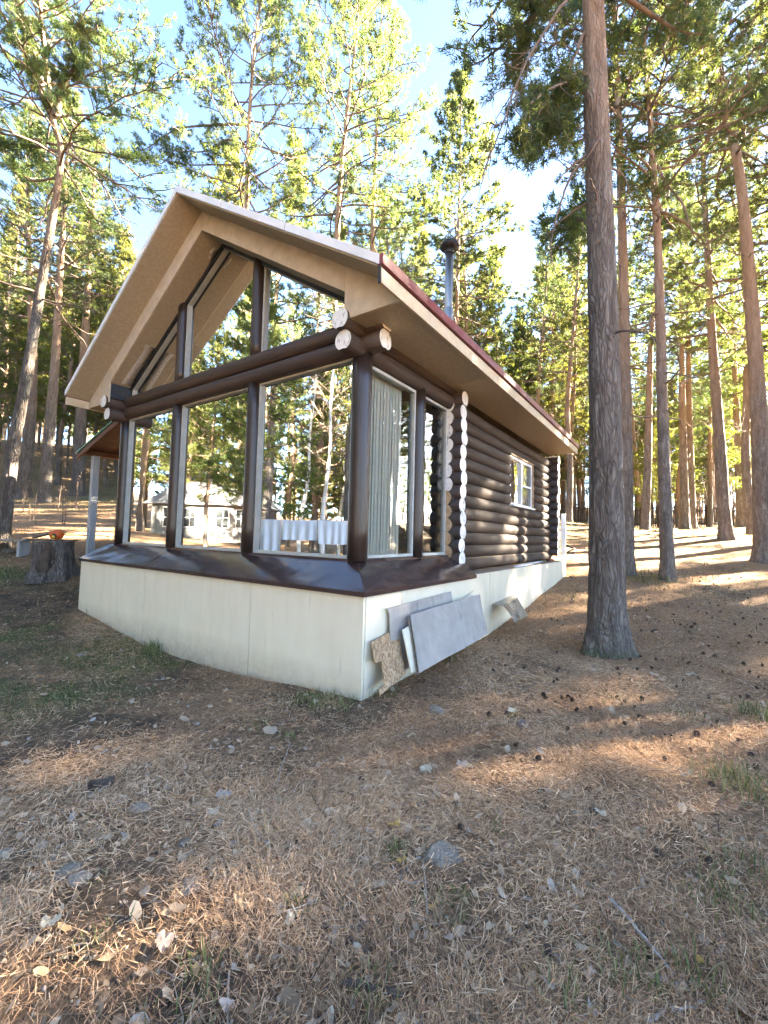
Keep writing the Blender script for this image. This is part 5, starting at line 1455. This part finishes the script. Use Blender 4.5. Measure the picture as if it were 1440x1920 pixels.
# leaves one can pick out
def leaf_mesh(seed, mat, lobes=5, aspect=0.75):
    r = np.random.default_rng(seed); n = 28; ring = []
    for i in range(n):
        a = 2 * math.pi * i / n; rr = 1 + 0.13 * math.sin(a * lobes + seed) + 0.07 * r.normal()
        x, y = rr * math.cos(a), rr * math.sin(a) * aspect
        ring.append((x, y, 0.22 * (x * x) * 0.6 + 0.35 * math.sin(x * 2.1 + seed) * y + 0.12 * r.normal()))
    mid = [(0.5 * p[0], 0.5 * p[1], 0.5 * p[2] - 0.03) for p in ring]
    mb = MB(); V = ring + mid + [(0, 0, 0)]
    F = [(i, (i + 1) % n, n + (i + 1) % n, n + i) for i in range(n)] + [(n + i, n + (i + 1) % n, 2 * n) for i in range(n)]
    mb.add(V, F, 0, True); me = mb.mesh('leaf', mat); return me
LEAVES = [('leaf_yellow', 740, 1552, 30, 'bright yellow-orange leaf right of centre'), ('leaf_pale', 543, 1731, 32, 'ragged cream oak leaf at lower centre'), ('leaf_pink', 306, 1776, 46, 'pinkish curled leaf at lower left'),
          ('leaf_grey', 441, 1822, 24, 'blue-grey leaf below the pinkish curled one'), ('leaf_pink', 685, 1732, 26, 'pink-brown leaf right of the ragged cream leaf'), ('leaf_pink', 812, 1741, 32, 'flat pink leaf below the large flat stone'),
          ('leaf_pale', 1126, 1530, 30, 'broad cream leaf above the long stick'), ('leaf_yellow', 1312, 1806, 22, 'small yellow leaf at lower right'), ('leaf_pale', 800, 1448, 30, 'cream curled leaf below the sunlit patch'),
          ('leaf_pale', 963, 1338, 26, 'white scrap of leaf beside the purple-brown stone'), ('leaf_pale', 402, 1526, 26, 'buff leaf right of the flat pale stone'), ('leaf_grey', 420, 1497, 34, 'grey leaf cluster left of centre'),
          ('leaf_pink', 425, 1893, 36, 'tan torn leaf at the bottom left'), ('leaf_grey', 1028, 1851, 30, 'silvery leaf beside the long stick'), ('leaf_pink', 1105, 1832, 30, 'brownish pink leaf right of the silvery leaf'),
          ('leaf_yellow', 753, 1617, 20, 'orange leaf scrap beside the flat stone'), ('leaf_yellow', 808, 1704, 14, 'tiny orange leaf above the flat pink leaf'), ('leaf_pale', 575, 1548, 22, 'pale leaf left of the bright yellow one'), ('leaf_grey', 1110, 1900, 30, 'grey leaf at the bottom right'), ('leaf_pale', 95, 1737, 50, 'large faded leaf at far lower left'),
          ('leaf_grey', 408, 1549, 22, 'white-grey leaf chip left of centre'), ('leaf_pale', 1018, 1128 + 60, 16, 'small pale leaf below the bent metal'), ('leaf_grey', 520, 1800, 24, 'narrow silver leaf below the ragged cream leaf'), ('leaf_pink', 865, 1439, 26, 'brown curled leaf below the purple-brown stone'), ('leaf_pale', 1295, 1268, 20, 'cream leaf right of the massive pine foot')]
for i, (mt, px, py, w, lab) in enumerate(LEAVES):
    p = on_ground(px, py); d = float(np.dot(p - np.array([0, 0, CAMZ]), FWD)); s = 0.42 * w / 800.0 * d
    o = link('leaf', leaf_mesh(i, MAT[mt], 5 if i % 2 else 3, 0.6 + 0.2 * (i % 3) / 2), None, tuple(p + np.array([0, 0, s * 0.4 + 0.006]))); o.scale = (s, s, s); o.rotation_euler = (R_.uniform(-0.4, 0.4), R_.uniform(-0.4, 0.4), R_.uniform(0, 6.28))
    tag(o, lab, 'leaf', 'fallen leaves one can pick out')

# pine cones
def cone_mesh():
    V = []; F = []
    core = [(0.55, 0.0), (0.85, 0.25), (0.9, 0.5), (0.7, 0.8), (0.3, 1.05)]
    S = 8
    for (r, z) in core:
        for k in range(S): a = 2 * math.pi * k / S; V.append((0.6 * r * math.cos(a), 0.6 * r * math.sin(a), z))
    for i in range(len(core) - 1):
        for k in range(S): F.append((i * S + k, i * S + (k + 1) % S, (i + 1) * S + (k + 1) % S, (i + 1) * S + k))
    n = 0
    for row in range(8):
        z = 0.08 + row * 0.13; rad = 0.5 + 0.55 * math.sin(math.pi * (0.18 + row / 10.0)); m = 9 if row < 6 else 6
        for k in range(m):
            a = 2 * math.pi * (k + 0.5 * (row % 2)) / m; ca, sa = math.cos(a), math.sin(a); w = 0.24
            b = len(V); t = (ca * rad, sa * rad, z + 0.16)
            V += [(ca * 0.4 - sa * w * 0.5, sa * 0.4 + ca * w * 0.5, z), (ca * 0.4 + sa * w * 0.5, sa * 0.4 - ca * w * 0.5, z), (t[0] + sa * w * 0.7, t[1] - ca * w * 0.7, t[2]), (ca * (rad + 0.1), sa * (rad + 0.1), z + 0.10), (t[0] - sa * w * 0.7, t[1] + ca * w * 0.7, t[2])]
            F += [(b, b + 1, b + 2, b + 3), (b, b + 3, b + 4, b + 4)]
    F = [f if len(set(f)) == len(f) else tuple(dict.fromkeys(f)) for f in F]
    me = bpy.data.meshes.new('pine_cone'); me.from_pydata(V, [], F); me.materials.append(MAT['cone']); me.update(); return me
CONE = cone_mesh()
cr = np.random.default_rng(5)
def put_cone(x, y, s=None, label='dark open pine cone lying on the needle litter'):
    s = s or cr.uniform(0.016, 0.024)
    o = link('pine_cone', CONE, None, (x, y, gz(x, y) + s * 0.75)); o.scale = (s, s, s); o.rotation_euler = (cr.uniform(0.7, 1.9), cr.uniform(-0.4, 0.4), cr.uniform(0, 6.28))
    tag(o, label, 'pine cone', 'pine cones ' + ' '.join(label.split()[4:9]))
for px, py, lab in ((859, 1514, 'pine cone standing left of the broad cream leaf'), (1105, 1490, 'dark pine cone above the broad cream leaf'), (1051, 1311, 'lone pine cone on the bare needles below the massive pine'), (1408, 1420, 'pine cone at the right photo edge'), (290, 1875, 'pine cone at lower left')):
    p = on_ground(px, py); put_cone(p[0], p[1], 0.022, lab)
n_c = 0
while n_c < 180:
    px, py = cr.uniform(890, 1440), 1075 + 400 * cr.beta(1.0, 2.2)
    if n_c % 14 == 0: px, py = cr.uniform(500, 1440), cr.uniform(1300, 1800)
    p = on_ground(px, py)
    if p[1] > 2.45 and p[0] > 3.3: continue
    if p[0] < 12 and 1080 < px < 1190 and py < 1225 and np.hypot(*(p[:2] - at(1137, 1222, 6.2)[:2])) < 0.5: continue
    where = 'in the foreground litter' if py > 1330 else 'near the foot of the massive pine' if px < 1230 else 'on the bare needles toward the right photo edge'
    put_cone(p[0], p[1], None, 'dark open pine cone ' + where); n_c += 1

# ------------------------------------------------------------------ picket fence at the back
def fence():
    A = at(985, 990, 36.5); Bp = at(1560, 990, 35.5)
    A, Bp = A[:2], Bp[:2]; L = np.linalg.norm(Bp - A); u = (Bp - A) / L
    e = empty('picket_fence', (A[0], A[1], gz(A[0], A[1]))); tag(e, 'rough wooden picket fence at the back of the yard', 'fence')
    inv = Matrix.Translation(-e.location)
    ang = math.atan2(u[1], u[0])
    mb = MB(); mb.prism([(-0.035, 0), (0.035, 0), (0.035, 1.9), (0.0, 1.98), (-0.035, 1.9)], 'y', -0.012, 0.012); pm = mb.mesh('picket', MAT['picket'])
    fr2 = np.random.default_rng(3); n = int(L / 0.165)
    for i in range(n):
        s = i * 0.165 + fr2.normal(0, 0.02); x, y = A + u * s
        o = link('picket', pm, e); o.matrix_parent_inverse = inv; o.location = (x, y, gz(x, y) - 0.08 + fr2.normal(0, 0.04)); o.rotation_euler = (fr2.normal(0, 0.03), fr2.normal(0, 0.035), ang); o.scale = (fr2.uniform(0.75, 1.25), 1, fr2.uniform(0.9, 1.08))
    nr = 9
    for zc in (0.35, 1.42):
        for i in range(nr):
            a = A + u * (L * i / nr); b = A + u * (L * (i + 1) / nr); off = np.array([-u[1], u[0]]) * 0.06
            pa = (a[0] + off[0], a[1] + off[1], gz(*a) + zc); pb = (b[0] + off[0], b[1] + off[1], gz(*b) + zc)
            mb = MB(); mb.tube([pa, pb], [0.055, 0.05], 8); o = mb.build('rail', MAT['picket'], e); o.matrix_parent_inverse = inv
    for i in range(nr + 1):
        a = A + u * (L * i / nr) + np.array([-u[1], u[0]]) * 0.15
        mb = MB(); mb.tube([(a[0], a[1], gz(*a) - 0.2), (a[0], a[1], gz(*a) + 1.75)], [0.07, 0.06], 8); o = mb.build('post', MAT['picket'], e); o.matrix_parent_inverse = inv
fence()

# thicket of thin bare saplings beyond the fence, and saplings on the hillside
def sapling_acc(acc, x, y, h, r):
    z = gz(x, y); p = [np.array([x, y, z - 0.1])]; d = np.array([r.normal(0, 0.06), r.normal(0, 0.06), 1.0])
    for i in range(6): d = d + r.normal(0, 0.05, 3); d /= np.linalg.norm(d); p.append(p[-1] + d * h / 6)
    p = np.array(p); acc.add(*tube_arr(p, np.linspace(0.006 + 0.006 * h, 0.004, 7), 4))
    for j in range(int(5 + h * 1.6)):
        i0 = r.integers(1, 6); e = np.array([r.normal(0, 0.8), r.normal(0, 0.8), 0.8]); e /= np.linalg.norm(e); l = h * r.uniform(0.12, 0.3); q = [p[i0], p[i0] + e * l * 0.5]; e = e + r.normal(0, 0.25, 3); q.append(q[-1] + e * l * 0.5)
        acc.add(*tube_arr(np.array(q), np.array([0.006, 0.005, 0.003]) * (0.7 + h * 0.12), 3))
def thicket():
    r = np.random.default_rng(77); acc = Acc()
    for i in range(330):
        p = at(r.uniform(1040, 1500), 985, r.uniform(39, 62)); sapling_acc(acc, p[0], p[1], r.uniform(2.5, 6.5), r)
    o = link('sapling_thicket', acc.mesh('sapling_thicket', MAT['birch_twig'], True)); tag(o, 'thin bare saplings crowded beyond the picket fence', 'thicket', kind='stuff')
    for px, d, h, lab in ((57, 15, 1.9, 'bare dark sapling left on the hillside behind the bench'), (118, 14.5, 2.3, 'bare forked sapling on the hillside behind the stump'), (40, 17, 1.6, 'small bare sapling behind the plank bench'), (138, 19, 1.8, 'thin bare sapling left of the canopy post'), (105, 18, 1.4, 'low bare sapling between the hillside pines')):
        acc = Acc(); p = at(px, 985, d); sapling_acc(acc, p[0], p[1], h, r); sapling_acc(acc, p[0] + 0.05, p[1], h * 0.8, r)
        o = link('bare_sapling', acc.mesh('bare_sapling', MAT['branch'], True)); recenter(o); tag(o, lab, 'sapling', 'bare saplings on the hillside')
thicket()

# far forest closing the view on every side
def far_forest():
    r = np.random.default_rng(91); tr = Acc(); tp = []; td = []
    for i in range(400):
        a = r.uniform(0, 6.28); d = r.uniform(90, 150); x, y = d * math.cos(a), d * math.sin(a); z = float(ground_base(np.array([x]), np.array([y]))[0]); h = r.uniform(15, 24)
        tr.add(*tube_arr(np.array([[x, y, z - 0.5], [x, y, z + h * 0.95]]), np.array([0.22, 0.06]), 5))
        n = 44; t = r.uniform(0.25, 1, n); rr = 2.6 * (1.15 - t) * np.sqrt(r.random(n)) + 0.2; aa = r.uniform(0, 6.28, n)
        tp.append(np.stack([x + rr * np.cos(aa), y + rr * np.sin(aa), z + h * t], -1)); td.append(np.stack([np.cos(aa), np.sin(aa), 0.3 + 0 * aa], -1))
    V, F, A = needle_tufts(np.concatenate(tp), np.concatenate(td), 4, 1.2, 0.20, r)
    o = link('distant_forest', np_mesh('distant_forest', V, F, MAT['needles_young'], False, A)); tag(o, 'distant pine wood closing the view all round', 'forest', kind='stuff')
    t = link('trunks', tr.mesh('trunks', MAT['bark_young'], True), o); t['kind'] = 'stuff'
far_forest()

# ------------------------------------------------------------------ what the front windows mirror: a pale house and a washing line
def mirror(p): return np.array([2 * (GX + 0.03) - p[0], p[1], p[2]])
def mirrored_things():
    a = mirror(at(285, 985, 27)); b = mirror(at(480, 985, 27))
    c = (a + b) / 2; g = gz(c[0], c[1]) - 0.1
    e = empty('pale_house', (c[0], c[1], g)); tag(e, 'small pale house with grey metal roof, mirrored in the front windows', 'house')
    ang = math.atan2(b[1] - a[1], b[0] - a[0]); e.rotation_euler = (0, 0, ang)
    w = np.linalg.norm((b - a)[:2]); hw = w / 2
    # facade faces local -y or +y, whichever looks at the cabin
    to = np.array([4.0, 6.0]) - c[:2]; ly = np.array([-math.sin(ang), math.cos(ang)]); s = 1 if np.dot(to, ly) > 0 else -1
    y0, y1 = sorted((0.0, -s * 5.0))
    mb = MB(); mb.box(-hw, hw, y0, y1, 0, 2.4); mb.build('wall', MAT['house_wall'], e)
    mb = MB(); mb.prism([(-hw - 0.4, 2.35), (hw + 0.4, 2.35), (hw * 0.75, 3.2), (hw * 0.3, 3.75), (-hw * 0.3, 3.75), (-hw * 0.75, 3.2)], 'y', y0 - 0.4, y1 + 0.4); mb.build('roof', MAT['house_roof'], e)
    yf = 0.012 * s
    for u in (-0.68, -0.28, 0.34, 0.72):
        wd = empty('window', (u * hw, yf, 0.9), e)
        mb = MB(); mb.box(-0.42, 0.42, -0.03, 0.03, 0, 1.25); mb.build('frame', MAT['pvc'], wd)
        for i in range(2):
            for j in range(2):
                mb = MB(); mb.box(-0.36 + i * 0.37, -0.01 + i * 0.37, min(0.031 * s, 0.036 * s), max(0.031 * s, 0.036 * s), 0.06 + j * 0.58, 0.60 + j * 0.58); mb.build('pane', MAT['window_dark'], wd)
    # washing line
    P0 = mirror(at(455, 985, 12.5)); P1 = mirror(at(660, 985, 12.0))
    top = 2.05
    e = empty('washing_line', (P0[0], P0[1], gz(P0[0], P0[1]))); tag(e, 'washing line on two poles, mirrored in the front windows', 'washing line')
    inv = Matrix.Translation(-e.location)
    for P in (P0, P1):
        mb = MB(); mb.tube([(P[0], P[1], gz(P[0], P[1]) - 0.1), (P[0], P[1], top + 0.1)], [0.035, 0.035], 10); o = mb.build('pole', MAT['stick'], e); o.matrix_parent_inverse = inv
    mb = MB(); mb.tube([(P0[0], P0[1], top), ((P0[0] + P1[0]) / 2, (P0[1] + P1[1]) / 2, top - 0.06), (P1[0], P1[1], top)], [0.006] * 3, 6); o = mb.build('line', MAT['rope'], e); o.matrix_parent_inverse = inv
    u = (P1 - P0); u[2] = 0; Lx = np.linalg.norm(u); u /= Lx; nrm = np.array([-u[1], u[0], 0])
    for (s0, s1, hgt, lab) in ((0.03, 0.36, 0.95, 'white sheet nearest the house end of the washing line'), (0.365, 0.70, 0.58, 'white sheet in the middle of the washing line'), (0.705, 0.97, 0.66, 'white sheet at the far end of the washing line')):
        nu, nv = 24, 8; V = []
        for i in range(nu + 1):
            t = s0 + (s1 - s0) * i / nu
            for j in range(nv + 1):
                v = j / nv; V.append(P0 * np.array([1, 1, 0]) + u * Lx * t + nrm * (0.05 * v * math.sin(i * 1.1) + 0.015) + np.array([0, 0, top - 0.045 - v * hgt]))
        F = [(i * (nv + 1) + j, (i + 1) * (nv + 1) + j, (i + 1) * (nv + 1) + j + 1, i * (nv + 1) + j + 1) for i in range(nu) for j in range(nv)]
        o = link('white_sheet', np_mesh('white_sheet', np.array(V), F, MAT['linen'], True)); recenter(o); tag(o, lab, 'laundry', 'white laundry')
    for px, d, k, lab in ((604, 17, 'b0', 'birch mirrored in the right front window'), (560, 20, 'b1', 'second birch mirrored left of the brighter one'), (635, 24, 'b0', 'thin birch mirrored at the edge of the right window')):
        p = mirror(at(px, 985, d)); place(k, p[0], p[1], 0.95, 1.0 + d, lab, 'birches mirrored in the windows')
mirrored_things()

def wire():
    a = at(930, 742, 29); b = at(1500, 700, 24); m = (a + b) / 2 - np.array([0, 0, 0.12])
    mb = MB(); mb.tube(spline([a, m, b], 16), [0.014] * 16, 5); o = mb.build('overhead_wire', MAT['black']); recenter(o); finish(o, 'thin black wire strung between the trees right of the cabin', 'wire')
wire()

# ------------------------------------------------------------------ forest litter
lr = np.random.default_rng(2024)
def scatter(n, r0, r1, amax=62, power=1.0):
    """points on the ground round the camera, denser near it"""
    r = r0 * (r1 / r0) ** (lr.random(n) ** power); a = np.radians(lr.uniform(-amax, amax, n))
    f, s = r * np.cos(a), r * np.sin(a)
    x = f * FWD[0] + s * RIGHT[0]; y = f * FWD[1] + s * RIGHT[1]
    k = ~((x > 3.38) & (x < 12.5) & (y > 2.55) & (y < 9.27))
    return x[k], y[k]
T1 = at(1137, 1222, 6.2)
def litter_needles():
    x, y = scatter(680000, 0.8, 17)
    d = np.hypot(x, y)
    keep = lr.random(len(x)) > 0.82 * soil_map(x, y)
    dens = fbm(v3(x * 2.3, y * 2.3, 31.0), 3); keep &= lr.random(len(x)) < 0.75 + dens * 0.9
    x, y, d = x[keep], y[keep], d[keep]
    z = ground(x, y); n = len(x)
    L = lr.uniform(0.04, 0.085, n) * (1 + 0.05 * d); W = lr.uniform(0.0006, 0.0012, n) * (1 + 0.22 * d)
    flow = fbm(v3(x * 0.8, y * 0.8, 7.0), 2) * 3.0
    a = lr.uniform(0, 6.28, n) * 0.75 + flow; tilt = lr.normal(0.0, 0.30, n)
    D = np.stack([np.cos(a) * np.cos(tilt), np.sin(a) * np.cos(tilt), np.sin(tilt)], -1); S = np.stack([-np.sin(a), np.cos(a), lr.normal(0, 0.5, n)], -1)
    C = np.stack([x, y, z + 0.004 + np.abs(np.sin(tilt)) * L * 0.45 + lr.random(n) * 0.014], -1)
    bend = np.stack([-np.sin(a), np.cos(a), np.zeros(n)], -1) * (lr.normal(0, 0.12, n) * L)[:, None]
    Lc = L[:, None] / 2; Wc = W[:, None]
    V = np.stack([C - D * Lc - S * Wc, C - D * Lc * 0.9 + S * Wc, C + D * Lc + bend], 1).reshape(-1, 3)
    col = np.clip(0.45 + 0.22 * fbm(v3(x * 1.3, y * 1.3, 51.0), 3) * 1.6 + lr.normal(0, 0.20, n), 0, 1)
    o = link('needle_litter', np_mesh('needle_litter', V, np.arange(n * 3).reshape(-1, 3), MAT['needle_litter'], False, col)); tag(o, 'brown fallen pine needles covering the forest floor', 'needle litter', kind='stuff')
litter_needles()
def scatter_mesh(x, y, sizes, Vt, Ft, mat, name, label, cat, lift=0.5, tilt=0.5, cols=None):
    n = len(x); z = ground(x, y); a = lr.uniform(0, 6.28, n); b = lr.normal(0, tilt, n); c = lr.normal(0, tilt, n)
    ca, sa, cb, sb, cc, sc_ = np.cos(a), np.sin(a), np.cos(b), np.sin(b), np.cos(c), np.sin(c)
    Rz = np.zeros((n, 3, 3)); Rz[:, 0, 0] = ca; Rz[:, 0, 1] = -sa; Rz[:, 1, 0] = sa; Rz[:, 1, 1] = ca; Rz[:, 2, 2] = 1
    Rx = np.zeros((n, 3, 3)); Rx[:, 0, 0] = 1; Rx[:, 1, 1] = cb; Rx[:, 1, 2] = -sb; Rx[:, 2, 1] = sb; Rx[:, 2, 2] = cb
    Ry = np.zeros((n, 3, 3)); Ry[:, 1, 1] = 1; Ry[:, 0, 0] = cc; Ry[:, 0, 2] = sc_; Ry[:, 2, 0] = -sc_; Ry[:, 2, 2] = cc
    M = Rz @ Rx @ Ry
    V = np.einsum('nij,vj->nvi', M, Vt) * sizes[:, None, None]
    V += np.stack([x, y, z + sizes * lift], -1)[:, None, :]
    F = (Ft[None] + (np.arange(n) * len(Vt))[:, None, None]).reshape(-1, Ft.shape[1])
    col = np.repeat(lr.random(n) if cols is None else cols, len(Ft))
    o = link(name, np_mesh(name, V.reshape(-1, 3), F, mat, False, col)); tag(o, label, cat, kind='stuff'); return o
def litter_leaves():
    # a curled leaf of eight triangles
    ring = [(1, 0, .25), (.6, .45, .05), (0, .55, .12), (-.6, .42, .0), (-1, 0, .2), (-.55, -.5, .16), (0.05, -.52, .0), (.62, -.40, .2)]
    Vt = np.array(ring + [(0, 0, 0)]); Ft = np.array([(i, (i + 1) % 8, 8) for i in range(8)])
    x, y = scatter(6800, 0.9, 13); k = lr.random(len(x)) < 0.55 + 0.6 * fbm(v3(x * 1.1, y * 1.1, 77.0), 3); x, y = x[k], y[k]
    s = lr.gamma(4.0, 0.0036, len(x)) * (1 + 0.05 * np.hypot(x, y)) + 0.004
    scatter_mesh(x, y, s, Vt, Ft, MAT['leaf_litter'], 'leaf_litter', 'small dead leaves strewn over the needles', 'leaf litter', 0.35, 0.35)
    # bark chips and small stones
    Vt = np.array([(1, 0, 0), (0, .7, .1), (-1, .1, 0), (0, -.6, .05), (0.1, 0, .45), (0, 0, -.3)]); Ft = np.array([(0, 1, 4), (1, 2, 4), (2, 3, 4), (3, 0, 4), (1, 0, 5), (2, 1, 5), (3, 2, 5), (0, 3, 5)])
    x, y = scatter(9000, 0.9, 13); k = lr.random(len(x)) < 0.25 + 0.9 * soil_map(x, y); x, y = x[k], y[k]
    s = lr.gamma(3.0, 0.0022, len(x)) * (1 + 0.06 * np.hypot(x, y)) + 0.002
    scatter_mesh(x, y, s, Vt, Ft, MAT['leaf_litter'], 'bark_chips', 'bark chips and grit scattered on the bare earth', 'debris', 0.2, 0.3, np.clip(lr.normal(0.35, 0.25, len(x)), 0, 0.8))
    # dark scales and crumbs of cones
    x, y = scatter(6000, 0.9, 14); s = lr.gamma(3.0, 0.0020, len(x)) * (1 + 0.06 * np.hypot(x, y)) + 0.002
    scatter_mesh(x, y, s, Vt, Ft, MAT['twig_litter'], 'cone_crumbs', 'dark cone scales and crumbs in the litter', 'debris', 0.3, 0.4, np.clip(lr.normal(0.15, 0.15, len(x)), 0, 0.6))
litter_leaves()
def litter_twigs():
    n = 1500; x, y = scatter(n, 1.0, 14); n = len(x); acc = Acc(); z = ground(x, y)
    for i in range(n):
        a = lr.uniform(0, 6.28); L = lr.gamma(2.5, 0.045); p = np.array([x[i], y[i], z[i] + 0.012]); d = np.array([math.cos(a), math.sin(a), lr.normal(0, 0.08)])
        pts = [p]
        for k in range(3): d = d + lr.normal(0, 0.2, 3) * np.array([1, 1, 0.3]); d /= np.linalg.norm(d); pts.append(pts[-1] + d * L / 3)
        acc.add(*tube_arr(np.array(pts), np.array([1, .9, .7, .4]) * lr.uniform(0.0014, 0.0038), 4), lr.random())
    o = link('twig_litter', acc.mesh('twig_litter', MAT['twig_litter'], True)); tag(o, 'thin broken twigs in the needle litter', 'twigs', kind='stuff')
litter_twigs()
def blades(x, y, h, lean, mat, name, label, width=0.0022):
    n = len(x); z = ground(x, y); a = lr.uniform(0, 6.28, n); l = np.abs(lr.normal(lean, 0.25, n))
    D = np.stack([np.cos(a) * l, np.sin(a) * l, np.ones(n)], -1); D /= np.linalg.norm(D, axis=1, keepdims=True); S = np.stack([-np.sin(a), np.cos(a), np.zeros(n)], -1) * (width * (1 + 0.13 * np.hypot(x, y)))[:, None]
    B = np.stack([x, y, z - 0.005], -1); M = B + D * (h * 0.55)[:, None]; D2 = D * np.array([1.6, 1.6, 0.55]); T = M + D2 * (h * 0.5)[:, None]
    V = np.stack([B - S, B + S, M + S * 0.8, T, M - S * 0.8], 1).reshape(-1, 3)
    k = np.arange(n)[:, None] * 5; F = np.concatenate([k + np.array([[0, 1, 2, 4]])], 0); F2 = k + np.array([[4, 2, 3, 3]])
    tri = np.concatenate([k + np.array([[0, 1, 2]]), k + np.array([[0, 2, 4]]), k + np.array([[4, 2, 3]])], 0)
    c = np.clip(lr.normal(0.4, 0.25, n), 0, 1); col = np.tile(c, 3)
    o = link(name, np_mesh(name, V, tri, mat, False, col)); tag(o, label, 'grass', kind='stuff'); return o
def grasses():
    X, Y, Hh = [], [], []
    def tuft(px, py, n, rad, h):
        p = on_ground(px, py); d = np.hypot(p[0], p[1]); n = int(n * 0.8); X.append(p[0] + lr.normal(0, rad * 1.6, n)); Y.append(p[1] + lr.normal(0, rad * 1.6, n)); Hh.append(np.abs(lr.normal(h, h * 0.35, n)))
    for px, py, n, rad, h in ((290, 1222, 260, 0.06, 0.16), (250, 1200, 120, 0.10, 0.08), (590, 1318, 160, 0.07, 0.10), (640, 1322, 120, 0.06, 0.09), (570, 1312, 80, 0.05, 0.10), (720, 1300, 120, 0.05, 0.08), (1150, 1222, 160, 0.10, 0.05), (1120, 1215, 120, 0.06, 0.05),
                              (1400, 1478, 300, 0.08, 0.11), (1425, 1340, 200, 0.07, 0.10), (1205, 1085, 260, 0.25, 0.22), (1150, 1310, 60, 0.06, 0.05), (1300, 1345, 70, 0.06, 0.06), (930, 1562, 40, 0.02, 0.05), (740, 1605, 60, 0.015, 0.07), (555, 1700, 50, 0.015, 0.06), (830, 1700, 60, 0.04, 0.07), (1190, 1830, 90, 0.04, 0.09), (1300, 1840, 60, 0.03, 0.10), (360, 1870, 90, 0.05, 0.07), (700, 1885, 60, 0.03, 0.07), (180, 1770, 40, 0.03, 0.05), (1390, 1620, 80, 0.04, 0.08), (190, 1650, 20, 0.02, 0.04), (1360, 1690, 120, 0.06, 0.08), (1060, 1880, 60, 0.03, 0.08), (540, 1385, 50, 0.03, 0.07), (480, 1365, 60, 0.05, 0.05), (960, 1345, 30, 0.02, 0.05), (850, 1240, 60, 0.04, 0.08)):
        tuft(px, py, n, rad, h)
    # grassy slope left of the plinth
    r = lr.random; n = 110000
    u, v = lr.uniform(-0.8, 3.3, n), lr.uniform(4.6, 12.2, n); m = fbm(v3(u * 1.0, v * 1.0, 15.0), 4)
    k = r(n) < np.clip(m * 2.6 + 0.16, 0, 1) * np.exp(-((u - 1.4) / 2.4) ** 2) * sstep(4.4, 6.6, v + u * 0.2); X.append(u[k]); Y.append(v[k]); Hh.append(np.abs(lr.normal(0.035, 0.014, k.sum())))
    x, y, h = np.concatenate(X), np.concatenate(Y), np.concatenate(Hh)
    keep = ~((x > 3.38) & (x < 12.5) & (y > 2.55) & (y < 9.27)); blades(x[keep], y[keep], h[keep], 0.45, MAT['grass'], 'green_grass', 'sparse green grass tufts round the plinth and on the left slope')
    # dry grass over the hillside and the yard behind
    xs, ys = scatter(60000, 9, 46, 52, 1.0); m = grass_map(xs, ys); nz = fbm(v3(xs * 0.5, ys * 0.5, 25.0), 3)
    k = (r(len(xs)) < (0.12 + 0.75 * m) * (0.55 + nz)); xs, ys = xs[k], ys[k]
    blades(xs, ys, np.abs(lr.normal(0.10, 0.05, len(xs))) + 0.02, 0.5, MAT['dry_grass'], 'dry_grass', 'dry straw-coloured grass on the hillside and rear yard', 0.003)
grasses()
